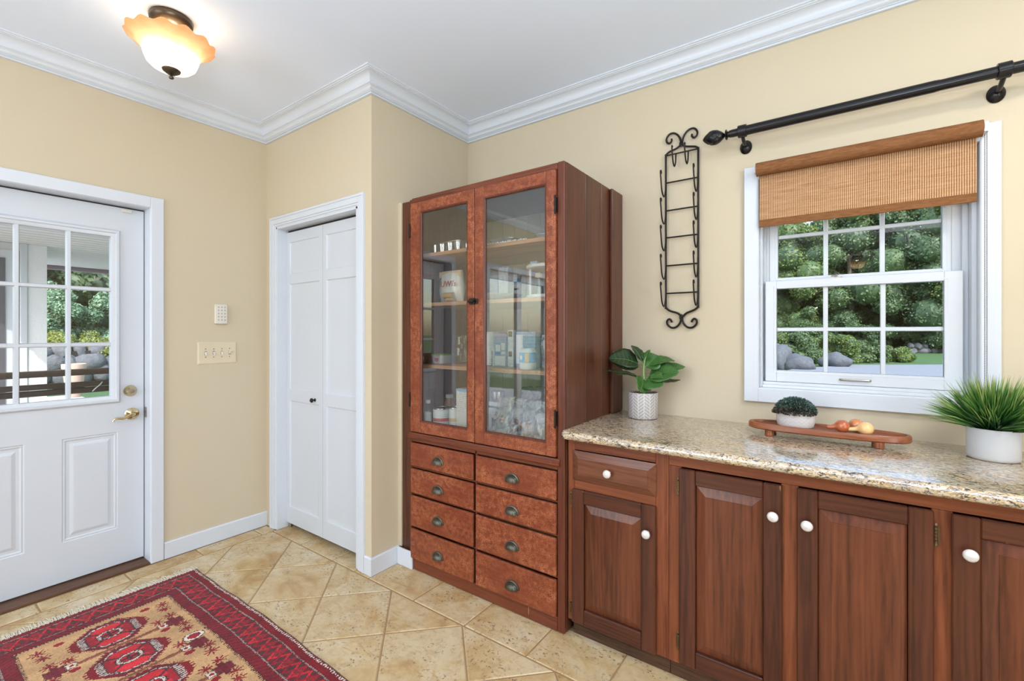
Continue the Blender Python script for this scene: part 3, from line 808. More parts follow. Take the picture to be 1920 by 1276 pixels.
# drawers with cup pulls
def cup_pull(x, z, y, parent):
    """half-dome bin pull with a stepped ridge, open underneath"""
    mb = MB(); lp = []
    prof = [(1.0, 0.0), (1.0, 0.004), (0.86, 0.006), (0.84, 0.011), (0.76, 0.016), (0.70, 0.016), (0.64, 0.021), (0.45, 0.026), (0.2, 0.0275), (0.02, 0.028)]
    for i in range(15):
        a = PI*i/14
        lp.append([(x-0.041*q*math.cos(a), y-d_, z-0.017+0.037*q*math.sin(a)*(1.0 if q > 0.8 else 1.0)) for q, d_ in prof])
    mb.loops(lp, cap=False, closed=False)
    return mb.build('cup_pull', M['pull'], parent, angle=50)
def drawer(x0, x1, z0, z1, px_, pz):
    dw = P_('drawer', M['crackle_drawer'], (x0+0.002, x1-0.002, YF-0.014, YF+0.004, z0+0.0015, z1-0.0015), bevel=0.004)
    cup_pull(px_, pz, YF-0.014, dw)
for z0, z1, pz in ((0.591, 0.723, 0.654), (0.438, 0.577, 0.500), (0.251, 0.425, 0.333), (0.068, 0.238, 0.145)):
    drawer(-1.967, -1.501, z0, z1, -1.746, pz); drawer(-1.487, -1.018, z0, z1, -1.256, pz)

# ================================================================== BASE CABINETS
YK = 1.800
def raised(name, mat, x0, x1, z0, z1, y_out, thick, parent, bw, drop):
    """raised panel with wide bevels: outer edge sits `drop` behind the field"""
    mb = MB()
    l0 = [(x0, y_out+thick, z0), (x1, y_out+thick, z0), (x1, y_out+thick, z1), (x0, y_out+thick, z1)]
    def lp(i, y): return [(x0+i, y, z0+i), (x1-i, y, z0+i), (x1-i, y, z1-i), (x0+i, y, z1-i)]
    mb.loops([l0, lp(0, y_out+drop), lp(bw, y_out+0.0015), lp(bw+0.0005, y_out)])
    return mb.build(name, mat, parent, smooth=False)
def knob(x, z, y, parent, mat=None):
    return MB().lathe([(0.008, 0), (0.0075, -0.003), (0.006, -0.008), (0.0075, -0.012), (0.0155, -0.016), (0.0175, -0.021), (0.0155, -0.027), (0.009, -0.0305), (0.0045, -0.031), (0.003, -0.0322), (0.0001, -0.0325)], (x, y, z), 22, 'y').build('knob', M['porcelain'], parent, angle=60)
def hinge_leafy(x, z, y, parent):
    mb = MB().box(x-0.008, x+0.008, y, y+0.002, z-0.026, z+0.026)
    for k in range(5): mb.cyl((x, y-0.0025, z-0.024+k*0.0098), 0.0042, 0.0085, 10)
    mb.sphere((x, y-0.002, z+0.0295), 0.004, 8, 6, (1, 0.7, 1.5)).sphere((x, y-0.002, z-0.0295), 0.004, 8, 6, (1, 0.7, 1.5))
    return mb.build('hinge', M['hinge'], parent)
def cab_door(parent, x0, x1, z0, z1, pan, kx, kz, hx, hz):
    """five-piece door: stiles, rails, raised panel"""
    yo = YK-0.018
    d = empty('cabinet_door', (x0, YK, z0), parent=parent)
    P_('door_stile', M['door_wood'], (x0, pan[0], yo, YK-0.0005, z0, z1), parent=d, bevel=0.003)
    P_('door_stile', M['door_wood'], (pan[1], x1, yo, YK-0.0005, z0, z1), parent=d, bevel=0.003)
    P_('door_rail', M['door_wood_x'], (pan[0]+0.0003, pan[1]-0.0003, yo, YK-0.0005, z0, pan[2]), parent=d, bevel=0.003)
    P_('door_rail', M['door_wood_x'], (pan[0]+0.0003, pan[1]-0.0003, yo, YK-0.0005, pan[3], z1), parent=d, bevel=0.003)
    raised('panel', M['panel_wood'], pan[0]+0.0015, pan[1]-0.0015, pan[2]+0.0015, pan[3]-0.0015, yo+0.002, 0.012, d, 0.034, 0.0115)
    knob(kx, kz, yo, d)
    for z in hz: hinge_leafy(hx, z, yo+0.006, d)
    return d
def carcass(x0, x1, label, openings):
    c = empty('base_cabinet', ((x0+x1)/2, 2.1, 0), label, 'cabinet')
    B = (YK, YK+0.02)
    P_('side_panel', M['cab_side'], (x0, x0+0.016, YK+0.0205, 2.39, 0.068, 0.873), parent=c, bevel=0.001)
    P_('side_panel', M['cab_side'], (x1-0.016, x1, YK+0.0205, 2.39, 0.068, 0.873), parent=c, bevel=0.001)
    P_('back_panel', M['dark'], (x0+0.017, x1-0.017, 2.380, 2.39, 0.068, 0.873), parent=c, bevel=0)
    P_('bottom_panel', M['cab_side'], (x0+0.017, x1-0.017, YK+0.0205, 2.38, 0.068, 0.082), parent=c, bevel=0)
    return c
ZB, ZT = 0.068, 0.8735
b1 = carcass(-0.976, -0.5335, 'red-brown base cabinet with one small drawer above one door, beside the tall cabinet', None)
for bx_ in ((-0.976, -0.943, ZB, ZT), (-0.584, -0.5335, ZB, ZT)): P_('stile', M['frame_wood'], (bx_[0], bx_[1], YK, YK+0.02, bx_[2], bx_[3]), parent=b1, bevel=0.0015)
for z0, z1 in ((0.826, ZT), (0.654, 0.694), (ZB, 0.090)): P_('rail', M['frame_wood_x'], (-0.9427, -0.5843, YK+0.0003, YK+0.02, z0, z1), parent=b1, bevel=0.001)
dwr = empty('drawer', (-0.948, YK, 0.692), parent=b1)
mb = MB(); x0, x1, z0, z1 = -0.949, -0.580, 0.692, 0.823
def lp(i, y): return [(x0+i, y, z0+i), (x1-i, y, z0+i), (x1-i, y, z1-i), (x0+i, y, z1-i)]
mb.loops([lp(0, YK-0.0005), lp(0, YK-0.004), lp(0.030, YK-0.0175), lp(0.031, YK-0.019)]).build('drawer_front', M['frame_wood_x'] if False else mat_wood('pine_drawer_front', (0.20, 0.066, 0.030), (0.085, 0.026, 0.013), 'x', 0.3, coat=0.25), dwr, smooth=False)
knob(-0.774, 0.756, YK-0.019, dwr)
cab_door(b1, -0.950, -0.580, 0.072, 0.655, (-0.892, -0.638, 0.140, 0.598), -0.611, 0.548, -0.953, (0.605, 0.130))

b2 = carcass(-0.5325, 0.645, 'long red-brown base cabinet under the window with three tall dark panelled doors', None)
for a, b in ((-0.5325, -0.484), (-0.154, -0.104), (0.226, 0.272), (0.600, 0.645)): P_('stile', M['frame_wood'], (a, b, YK, YK+0.02, ZB, 0.8265), parent=b2, bevel=0.001)
P_('rail', M['frame_wood_x'], (-0.5325, 0.645, YK+0.0002, YK+0.02, 0.827, ZT), parent=b2, bevel=0.001)
for a, b in ((-0.4838, -0.1542), (-0.1038, 0.2258), (0.2722, 0.5998)): P_('rail', M['frame_wood_x'], (a, b, YK+0.0004, YK+0.02, ZB, 0.094), parent=b2, bevel=0.001)
cab_door(b2, -0.490, -0.150, 0.080, 0.824, (-0.431, -0.207, 0.145, 0.769), -0.176, 0.7195, -0.494, (0.752, 0.165))
cab_door(b2, -0.108, 0.230, 0.080, 0.824, (-0.050, 0.173, 0.145, 0.769), -0.079, 0.7125, 0.2345, (0.755, 0.165))
cab_door(b2, 0.268, 0.604, 0.080, 0.824, (0.326, 0.546, 0.145, 0.769), 0.302, 0.7245, 0.608, (0.755, 0.165))
b3 = carcass(0.646, 1.12, 'red-brown base cabinet at the far right end of the counter', None)
for a, b in ((0.646, 0.694), (1.072, 1.12)): P_('stile', M['frame_wood'], (a, b, YK, YK+0.02, ZB, ZT), parent=b3, bevel=0.001)
for z0, z1 in ((0.827, ZT), (ZB, 0.094)): P_('rail', M['frame_wood_x'], (0.6942, 1.0718, YK+0.0003, YK+0.02, z0, z1), parent=b3, bevel=0.001)
cab_door(b3, 0.688, 1.078, 0.080, 0.824, (0.746, 1.020, 0.145, 0.769), 0.722, 0.718, 1.082, (0.755, 0.165))
for c, a, b in ((b1, -0.960, -0.534), (b2, -0.532, 0.645), (b3, 0.646, 1.12)): P_('toe_board', M['toe_wood'], (a, b, 1.8215, 1.840, 0.0, 0.0675), parent=c, bevel=0.001)

# ---- granite worktop with a rounded nosing
nose = [(1.738+0.019*(1-math.sin(a)), 0.894+0.019*math.cos(a)) for a in [PI*k/10 for k in range(11)]]
prof = [(2.4035, 0.913)]+nose+[(2.4035, 0.875)]
def ends(x, d): return [(x, y, z) for y, z in prof]
g = MB()
lps = []
for dx, dy in ((-0.9805, 0.012), (-0.976, 0.005), (-0.966, 0.001), (-0.955, 0.0)):
    lps.append([(dx, min(2.4035, y+(dy if y < 2.3 else 0)), z) for y, z in prof])
lps.append([(1.14, y, z) for y, z in prof])
g.loops(lps)
tag(g.build('worktop', M['granite'], angle=40), 'polished speckled beige granite worktop over the base cabinets', 'countertop')

# ================================================================== WALL THINGS
# iron rack with hooks
ir = empty('hook_rack', (-0.643, YD, 1.365), 'black wrought iron wall rack with scrolled ends, rungs and twelve hooks', 'wall rack')
XL, XR, YR = -0.722, -0.562, 2.388
r = 0.0052
MB().tube([(-0.646, YR, 2.298), (-0.668, YR, 2.285), (-0.700, YR, 2.277), (XL+0.012, YR, 2.272), (XL+0.003, YR, 2.264), (XL, YR, 2.250), (XL, YR, 2.2), (XL, YR, 1.53), (XL, YR, 1.483), (XL+0.003, YR, 1.470), (XL+0.011, YR, 1.461), (-0.695, YR, 1.452), (-0.660, YR, 1.440), (-0.641, YR, 1.420)], r, 8, 5).build('side_rail', M['black_iron'], ir)
MB().tube([(-0.640, YR, 2.298), (-0.622, YR, 2.285), (-0.590, YR, 2.277), (XR-0.012, YR, 2.272), (XR-0.003, YR, 2.264), (XR, YR, 2.250), (XR, YR, 2.2), (XR, YR, 1.53), (XR, YR, 1.483), (XR-0.003, YR, 1.470), (XR-0.011, YR, 1.461), (-0.590, YR, 1.452), (-0.620, YR, 1.440), (-0.639, YR, 1.420)], r, 8, 5).build('side_rail', M['black_iron'], ir)
def scroll(sx, top):
    c = -0.6425
    if top: pts = [(0.002, 2.296), (0.006, 2.325), (0.018, 2.350), (0.038, 2.366), (0.060, 2.366), (0.075, 2.348), (0.074, 2.328), (0.060, 2.319), (0.050, 2.330), (0.051, 2.340)]
    else: pts = [(0.002, 1.425), (0.004, 1.405), (0.012, 1.385), (0.030, 1.369), (0.052, 1.368), (0.071, 1.384), (0.073, 1.402), (0.062, 1.412), (0.052, 1.404), (0.049, 1.394)]
    return MB().tube([(c+sx*a, YR, z) for a, z in pts], r, 8, 5).build('scroll', M['black_iron'], ir)
for sx in (-1, 1): scroll(sx, True); scroll(sx, False)
for z in (2.259, 2.117, 1.973, 1.833, 1.688, 1.545):
    MB().tube([(XL, YR-0.001, z), (XR, YR-0.001, z)], 0.0038, 8).build('rung', M['black_iron'], ir)
for z in (2.300, 1.420):
    MB().tube([(-0.6425+0.009*math.cos(a), YR-0.006, z+0.014*math.sin(a)) for a in [2*PI*k/12 for k in range(13)]], 0.0022, 6).build('ring', M['black_iron'], ir)
def hook(x, ztop):
    ys = YR-0.005
    pts = [(x, ys, ztop-0.002), (x, ys-0.003, ztop-0.060), (x, ys-0.020, ztop-0.098), (x, ys-0.042, ztop-0.102), (x, ys-0.066, ztop-0.078), (x, ys-0.080, ztop-0.030), (x, ys-0.088, ztop+0.006), (x, ys-0.083, ztop+0.016), (x, ys-0.075, ztop+0.011), (x, ys-0.076, ztop+0.001)]
    return MB().tube(pts, 0.0037, 6, 4).build('hook', M['black_iron'], ir)
for z in (2.142, 2.003, 1.866, 1.720, 1.580):
    hook(XL+0.001, z); hook(XR-0.001, z)
for x in (-0.670, -0.609):
    ys = YR-0.005
    MB().tube([(x, ys, 2.258), (x, ys-0.004, 2.215), (x, ys-0.022, 2.186), (x, ys-0.045, 2.196), (x, ys-0.062, 2.235), (x, ys-0.070, 2.268), (x, ys-0.066, 2.276), (x, ys-0.059, 2.270)], 0.0037, 6, 4).build('hook', M['black_iron'], ir)

# curtain rod
cr = empty('curtain_rod', (0.07, YD, 2.21), 'long black curtain rod with carved egg finial above the window', 'curtain rod')
YRD, ZRD = 2.300, 2.260
MB().lathe([(0.0215, -0.335), (0.0215, 0.300), (0.0205, 0.3005), (0.0205, 0.31)], (0, YRD, ZRD), 24, 'x').build('rod', M['rod_black'], cr)
MB().lathe([(0.0195, 0.3), (0.0195, 0.560)], (0, YRD, ZRD), 24, 'x').build('inner_rod', M['rod_black'], cr)
def finial(x, s):
    mb = MB(); lp = []
    for k in range(25):
        t = k/24; rr = 0.0345*math.sin(PI*min(1, t*0.97+0.015))**0.75
        ring = []
        for i in range(36):
            a = 2*PI*i/36
            g_ = 1-0.10*max(0, math.sin(3*a+5*t*PI/1.6))**6-0.10*max(0, math.sin(3*a-5*t*PI/1.6))**6
            ring.append((x+s*0.098*t, YRD+rr*g_*math.cos(a), ZRD+rr*g_*math.sin(a)))
        lp.append(ring)
    mb.loops(lp)
    return mb.build('finial', M['rod_black'], cr, angle=70)
finial(-0.422, -1); finial(0.588, 1)
for x in (-0.422, 0.560): MB().lathe([(0.012, 0), (0.022, 0.002), (0.024, 0.007), (0.013, 0.012), (0.013, 0.016), (0.0165, 0.018), (0.0165, 0.030)], (x, YRD, ZRD), 24, 'x').build('collar', M['rod_black'], cr)
MB().cyl((-0.395, YRD, ZRD), 0.0175, 0.05, 20, 'x').build('neck', M['rod_black'], cr)
for x in (-0.350, 0.478):
    bk = MB().lathe([(0.0255, -0.018), (0.0275, -0.016), (0.0275, 0.016), (0.0255, 0.018)], (x, YRD, ZRD), 24, 'x')
    bk.tube([(x, YRD+0.006, ZRD-0.022), (x, 2.345, ZRD-0.036), (x, 2.375, ZRD-0.040), (x, 2.398, ZRD-0.040)], 0.008, 10, 4)
    bk.lathe([(0.004, -0.022), (0.018, -0.014), (0.026, -0.004), (0.026, 0.0)], (x, 2.4045, ZRD-0.040), 20, 'y', sy=1.25)
    bk.build('bracket', M['rod_black'], cr)

# roller blind
rb = empty('roller_blind', (0.068, YD, 1.825), 'woven bamboo-coloured roller blind pulled a third of the way down', 'blind')
YBL, ZBL = 2.342, 2.085
lpz = []
mb = MB().lathe([(0.0295, -0.299), (0.0295, 0.432)], (0, YBL, ZBL), 28, 'x')
mb.build('roll', M['blind_hem'], rb)
BX(-0.290, 0.422, 2.3695, 2.371, 1.858, 2.085).build('fabric', M['blind'], rb, smooth=False)
MB().box(-0.2905, 0.4225, 2.3675, 2.3735, 1.826, 1.859).build('hem', M['blind_hem'], rb, bevel=0.001)
for x0, x1 in ((-0.306, -0.300), (0.433, 0.446)):
    MB().box(x0, x1, YBL-0.016, 2.3845, ZBL-0.018, ZBL+0.018).cyl((x0+0.001, YBL, ZBL), 0.018, x1-x0, 16, 'x').build('bracket', M['vinyl'], rb, bevel=0.001)
ch = MB()
for yy, xx, z_end in ((YBL-0.014, 0.4405, 1.03), (YBL+0.014, 0.4405, 1.03)):
    z = ZBL
    while z > z_end: 
        ch.v += []; 
        c = (xx, yy, z); q = 0.0022
        ch.add([(c[0]+q, c[1], c[2]), (c[0]-q, c[1], c[2]), (c[0], c[1]+q, c[2]), (c[0], c[1]-q, c[2]), (c[0], c[1], c[2]+q), (c[0], c[1], c[2]-q)],
               [(0, 2, 4), (2, 1, 4), (1, 3, 4), (3, 0, 4), (2, 0, 5), (1, 2, 5), (3, 1, 5), (0, 3, 5)])
        z -= 0.0062
    ch.tube([(xx, yy, ZBL), (xx, yy, z_end)], 0.0006, 4)
ch.build('bead_chain', M['chain'], rb)

# keypad and switches on the left wall
kp = MB().box(XA, XA+0.020, 1.266, 1.337, 1.399, 1.525).build('keypad', M['ivory'], bevel=0.006, seg=3)
tag(kp, 'small white alarm keypad with grey keys on the left wall', 'keypad')
for i in range(3):
    for k in range(5):
        BX(XA+0.0195, XA+0.0208, 1.2815+0.0185*i, 1.2895+0.0185*i, 1.420+0.0205*k, 1.428+0.0205*k).build('key', M['grey_mark'], kp, bevel=0.0008)
sw = MB().loops([[(XA+n_, 1.286+s_*w_, 1.2125+t_*h_) for s_, t_ in ((-1, -1), (1, -1), (1, 1), (-1, 1))] for n_, w_, h_ in ((0.0, 0.1135, 0.0705), (0.002, 0.1135, 0.0705), (0.006, 0.1065, 0.0635), (0.0062, 0.10, 0.057))]).build('switch_plate', M['almond'], smooth=False)
tag(sw, 'wide almond-coloured wall plate with four toggle switches below the keypad', 'light switch')
for i in range(4):
    y = 1.286+(i-1.5)*0.0465
    up = 1 if i == 3 else -1
    BX(XA+0.0062, XA+0.0070, y-0.0055, y+0.0055, 1.2005, 1.2245).build('slot', M['bronze'], sw, smooth=False)
    MB().loops([[(XA+0.0065, y+a, 1.2125+b) for a, b in ((-0.0045, -0.010), (0.0045, -0.010), (0.0045, 0.010), (-0.0045, 0.010))], [(XA+0.018, y+a, 1.2125+b+up*0.010) for a, b in ((-0.0035, -0.0045), (0.0035, -0.0045), (0.0035, 0.0045), (-0.0035, 0.0045))]]).build('toggle', M['ivory'], sw, bevel=0.001)
    for dz in (-0.026, 0.026): MB().lathe([(0.003, 0), (0.003, 0.0008), (0.0001, 0.0014)], (XA+0.006, y, 1.2125+dz), 8, 'x').build('screw', M['bronze'], sw)

# ceiling lamp
def mat_shade():
    t = NT('lit_amber_glass')
    g = t.n('NewGeometry'); sp = t.n('SeparateXYZ'); t.l(g.outputs['Position'], sp.inputs[0])
    z = t.math('DIVIDE', t.math('SUBTRACT', sp.outputs['Z'], 2.520), 0.13)
    v = t.coord(); mott = t.noise(v, 22, 3, 0.6)
    zz = t.math('ADD', z, t.math('MULTIPLY', t.math('SUBTRACT', mott, 0.5), 0.22))
    c = t.ramp(zz, [(0.0, (1.0, 0.90, 0.70)), (0.42, (1.0, 0.88, 0.66)), (0.68, (0.88, 0.64, 0.40)), (0.92, (0.76, 0.47, 0.24))])
    e = t.ramp(zz, [(0.0, 0.95), (0.45, 0.85), (0.62, 0.42), (0.95, 0.26)])
    b = t.n('BsdfPrincipled'); t.l(c, b.inputs['Base Color']); b.inputs['Roughness'].default_value = 0.25
    tl = t.n('BsdfTranslucent'); t.l(c, tl.inputs[0])
    m1 = t.n('MixShader'); m1.inputs[0].default_value = 0.5; t.l(b.outputs[0], m1.inputs[1]); t.l(tl.outputs[0], m1.inputs[2])
    em = t.n('Emission'); t.l(c, em.inputs[0]); t.l(e, em.inputs[1])
    ad = t.n('AddShader'); t.l(m1.outputs[0], ad.inputs[0]); t.l(em.outputs[0], ad.inputs[1]); t.l(ad.outputs[0], t.out.inputs[0])
    return t.m
SHADE = mat_shade()
def ceiling_lamp(LX, LY, lab):
    cl = empty('ceiling_lamp', (LX, LY, ZC), lab, 'ceiling light')
    MB().lathe([(0.078, ZC), (0.083, ZC-0.010), (0.080, ZC-0.026), (0.062, ZC-0.040), (0.030, ZC-0.046)][::1], (LX, LY, 0), 36).build('canopy', M['bronze'], cl, angle=50)
    MB().cyl((LX, LY, ZC-0.250), 0.0045, 0.205, 10).build('stem', M['bronze'], cl)
    sh = MB(); lp = []
    prof = [(0.020, 2.517), (0.050, 2.519), (0.075, 2.528), (0.092, 2.545), (0.100, 2.566), (0.106, 2.588), (0.116, 2.608), (0.133, 2.624), (0.152, 2.636), (0.166, 2.646)]
    for r_, z_ in prof:
        w_ = max(0, (r_-0.100)/0.066)
        lp.append([(LX+(r_*(1+0.022*w_*math.cos(13*a)))*math.cos(a), LY+(r_*(1+0.022*w_*math.cos(13*a)))*math.sin(a), z_+0.006*w_*math.cos(13*a)) for a in [2*PI*k/96 for k in range(96)]])
    inner = [[(LX+(p[0]-LX)*0.975, LY+(p[1]-LY)*0.975, p[2]+0.0035) for p in l] for l in lp]
    sh.loops(lp+inner[::-1], cap=False)
    sh.build('glass_shade', SHADE, cl, angle=70)
    MB().lathe([(0.0001, 2.478), (0.008, 2.480), (0.010, 2.486), (0.005, 2.491), (0.005, 2.496), (0.018, 2.501), (0.033, 2.512), (0.036, 2.520), (0.020, 2.523)], (LX, LY, 0), 28).build('finial', M['bronze'], cl, angle=50)
    light('bulb', 'POINT', (LX, LY, 2.645), 1.7, (1.0, 0.88, 0.72), 0.035)

ceiling_lamp(-2.430, 0.775, 'bronze ceiling lamp with a lit fluted amber glass shade')
ceiling_lamp(0.31, -5.45, 'second lit amber ceiling lamp far back in the room, mirrored in the window')

# ================================================================== THINGS ON THE WORKTOP
ZW = 0.9135
# ---- leafy plant in a herringbone pot
fp = empty('potted_plant', (-0.797, 2.258, ZW), 'broad-leaved green plant in a pale grey herringbone pot beside the tall cabinet', 'plant')
PX, PY = -0.797, 2.258
def mat_herring():
    t = NT('herringbone_glaze'); tc_ = t.n('TexCoord'); sp = t.n('SeparateXYZ'); t.l(tc_.outputs['Object'], sp.inputs[0])
    ang = t.math('ARCTAN2', sp.outputs['Y'], sp.outputs['X'])
    u = t.math('MULTIPLY', ang, 16/(2*PI)); v = t.math('MULTIPLY', sp.outputs['Z'], 16/(2*PI*0.0725))
    fl = t.math('FLOOR', u); fr = t.math('SUBTRACT', u, fl)
    par = t.math('ABSOLUTE', t.math('MODULO', fl, 2.0))
    tri = t.math('ADD', t.math('MULTIPLY', par, t.math('SUBTRACT', 1.0, fr)), t.math('MULTIPLY', t.math('SUBTRACT', 1.0, par), fr))
    w = t.math('FRACT', t.math('ADD', t.math('MULTIPLY', t.math('SUBTRACT', v, t.math('MULTIPLY', tri, 0.75)), 1.75), t.math('MULTIPLY', par, 0.5)))
    l1 = t.math('LESS_THAN', w, 0.13); l2 = t.math('LESS_THAN', fr, 0.055)
    ln = t.math('MAXIMUM', l1, l2)
    oi = t.noise(t.coord(), 14, 2)
    c = t.mix(ln, t.mix(oi, (0.36, 0.34, 0.335), (0.45, 0.405, 0.37)), (0.82, 0.81, 0.80))
    t.bsdf(c, 0.45, 0, t.bump(ln, 0.2, 0.001))
    return t.m
RP = 0.0725
MB().lathe([(RP-0.012, 0.0), (RP-0.003, 0.002), (RP, 0.009), (RP, 0.126), (RP-0.0015, 0.129), (RP-0.005, 0.129), (RP-0.006, 0.118), (0.0001, 0.118)], (PX, PY, ZW), 48).build('pot', mat_herring(), fp, angle=50)
pb = MB()
for k in range(70):
    a, q = random.random()*2*PI, (RP-0.011)*math.sqrt(random.random())
    pb.sphere((PX+q*math.cos(a), PY+q*math.sin(a), ZW+0.122), random.uniform(0.003, 0.006), 6, 4, (1, random.uniform(0.6, 1), 0.8))
tag(pb.build('pebbles', M['stone_pebble'], fp), kind='stuff')
leafmat = mat_leaf('rubber_leaf', (0.014, 0.060, 0.012), (0.080, 0.21, 0.045), 0.12, 12, 0.30)
leafdark = mat_leaf('rubber_leaf_dark', (0.010, 0.022, 0.010), (0.03, 0.06, 0.022), 0.06, 12, 0.35)
veinm = plain('leaf_vein', (0.13, 0.25, 0.07), 0.5)
stemm = plain('plant_stem', (0.26, 0.40, 0.15), 0.5)
base = Vector((PX+0.004, PY, ZW+0.118))
MB().tube([base, base+Vector((0.002, 0, 0.06)), base+Vector((-0.002, 0.002, 0.115)), base+Vector((0.004, 0, 0.165)), base+Vector((0.012, 0, 0.190))], 0.0055, 8, 4, (1.2, 0.35)).build('stem', stemm, fp)
RV = Vector((math.cos(math.radians(16.1-35.5+35.5+3)), 0, 0))
# picture-parallel basis at the plant, used only to pose the leaves in world space
EX = Vector((0.945, 0.327, 0)); EY = Vector((-0.327, 0.945, 0)); EZ = Vector((0, 0, 1))
def leaf(att, tip, width, face, mat, droop=0.0, fold=0.22, length_extra=0):
    width = width*1.62
    """att: height on stem; tip: (right, away, up) from stem base; face: approx normal"""
    P0 = base+Vector((0.0, 0, att)); P3 = base+EX*tip[0]+EY*tip[1]+EZ*tip[2]
    d = (P3-P0); L = d.length; dn = d.normalized()
    N = (EX*face[0]+EY*face[1]+EZ*face[2]).normalized(); S = dn.cross(N).normalized(); N = S.cross(dn).normalized()
    PS = P0+d*0.16
    mb = MB(); nu, nv = 12, 6; grid = []; back = []
    for i in range(nu+1):
        t = i/nu
        c = PS+(P3-PS)*t+N*(math.sin(PI*t)*0.16*L*droop)-N*(0.0)
        w = width*0.5*(math.sin(PI*min(1, t**0.82))**0.62)*(1-0.12*t) if 0 < t < 1 else 0.0004
        row = []
        for k in range(nv+1):
            s = (k/nv-0.5)*2
            row.append(c+S*(s*w)+N*(abs(s)**1.3*w*fold+0.0015*math.sin(t*26)*abs(s)))
        grid.append(row)
    V = [p for r_ in grid for p in r_]; W = nv+1
    fs = [(i*W+k, i*W+k+1, (i+1)*W+k+1, (i+1)*W+k) for i in range(nu) for k in range(nv)]
    o = mb.add(V, fs).build('leaf', mat, fp, recalc=False, angle=180)
    so = o.modifiers.new('thick', 'SOLIDIFY'); so.thickness = 0.0011; so.offset = 0
    vm = MB().tube([P0, PS]+[PS+(P3-PS)*t+N*(math.sin(PI*t)*0.16*L*droop)+N*0.0012 for t in (0.2, 0.4, 0.6, 0.8, 0.97)], 0.0013, 6, 2, (1.2, 0.3))
    for t in (0.2, 0.34, 0.48, 0.62, 0.76):
        c = PS+(P3-PS)*t+N*(math.sin(PI*t)*0.16*L*droop)+N*0.0016
        w = width*0.5*(math.sin(PI*t**0.82)**0.62)*(1-0.12*t)
        for s in (-1, 1):
            e = c+(P3-PS)*0.11+S*(s*w*0.86)+N*(0.86**1.3*w*fold+0.0004)
            vm.tube([c, (c+e)/2+N*(w*fold*-0.10+0.0012), e], 0.0005, 4)
    vm.build('vein', veinm, o)
    return o
leaf(0.150, (-0.172, -0.035, 0.178), 0.090, (0.15, -0.62, 0.78), leafdark, 0.45)
leaf(0.135, (-0.150, 0.020, 0.155), 0.060, (0.25, -0.75, 0.6), leafdark, 0.3)
leaf(0.150, (-0.062, 0.030, 0.245), 0.052, (0.8, -0.5, 0.2), leafdark, 0.3)
leaf(0.085, (-0.196, -0.020, 0.112), 0.040, (0.05, -0.10, 1.0), leafdark, 0.25)
leaf(0.075, (-0.130, -0.070, 0.100), 0.036, (-0.2, -0.2, 1.0), leafdark, 0.35)
leaf(0.080, (0.090, -0.075, 0.055), 0.078, (-0.30, -0.72, 0.62), leafmat, 0.25)
leaf(0.090, (-0.018, -0.080, 0.020), 0.066, (0.55, -0.80, 0.2), leafmat, 0.2)
leaf(0.125, (0.068, 0.020, 0.196), 0.082, (-0.30, -0.85, 0.42), leafmat, 0.2)
leaf(0.140, (0.150, 0.028, 0.168), 0.055, (0.1, -0.35, 0.93), leafmat, 0.6)
leaf(0.105, (0.198, 0.020, 0.140), 0.064, (0.05, -0.45, 0.9), leafmat, 0.15)
leaf(0.090, (0.165, -0.048, 0.118), 0.078, (-0.1, -0.70, 0.7), leafmat, 0.12)
leaf(0.080, (0.172, -0.030, 0.080), 0.064, (0.15, -0.30, -0.95), leafdark, -0.1)
leaf(0.165, (0.030, -0.005, 0.225), 0.022, (-0.7, -0.7, 0.1), leafmat, 0.1)

# ---- oval serving board
TB = (-0.043, 2.210)
sb = empty('serving_board', (TB[0], TB[1], ZW), 'long oval wooden serving board with a raised rim on four short legs', 'tray')
def oval(rx, ry, z, n=64, p=2.6):
    return [(TB[0]+rx*abs(math.cos(a))**(2/p)*(1 if math.cos(a) >= 0 else -1), TB[1]+ry*abs(math.sin(a))**(2/p)*(1 if math.sin(a) >= 0 else -1), z) for a in [2*PI*k/n for k in range(n)]]
HX, HY = 0.268, 0.078
MB().loops([oval(HX-0.006, HY-0.006, ZW+0.0235), oval(HX, HY, ZW+0.028), oval(HX, HY, ZW+0.046), oval(HX-0.003, HY-0.003, ZW+0.0495), oval(HX-0.012, HY-0.012, ZW+0.0495), oval(HX-0.018, HY-0.018, ZW+0.041), oval(HX-0.04, HY-0.04, ZW+0.0395)]).build('board', M['tray_wood'], sb, angle=45)
for lx in (-0.185, 0.170):
    for ly in (-0.046, 0.046): MB().lathe([(0.0155, 0), (0.017, 0.002), (0.017, 0.0235)], (TB[0]+lx, TB[1]+ly, ZW+0.0002), 18).build('leg', M['tray_wood'], sb)
ZT_ = ZW+0.0398
# ---- small plant in a woven ceramic pot
sp_ = empty('potted_plant', (-0.140, 2.222, ZT_), 'low dark blue-green bush in a white woven-textured oval pot on the serving board', 'plant')
SX, SY = -0.140, 2.222
def mat_weave():
    t = NT('woven_ceramic'); v = t.coord(); 
    t.bsdf((0.60, 0.565, 0.55), 0.5)
    return t.m
wv = mat_weave()
rows, colsn = 30, 110
lp = []
for k in range(rows+1):
    h = k/rows; z = ZT_+0.0005+h*0.066
    base_r = 0.88+0.12*min(1, h*2.6)**0.6 - 0.02*h
    ring = []
    for i in range(colsn):
        a = 2*PI*i/colsn
        d = 1+0.034*max(0, math.sin(a*22+(k//3)*PI))*(0.35, 1.0, 0.45)[k % 3]*(1 if 0 < k < rows else 0)
        ring.append((SX+0.069*base_r*d*math.cos(a), SY+0.046*base_r*d*math.sin(a), z))
    lp.append(ring)
lp.append([(SX+(p[0]-SX)*0.92, SY+(p[1]-SY)*0.92, p[2]) for p in lp[-1]]); lp.append([(p[0], p[1], p[2]-0.012) for p in lp[-1]])
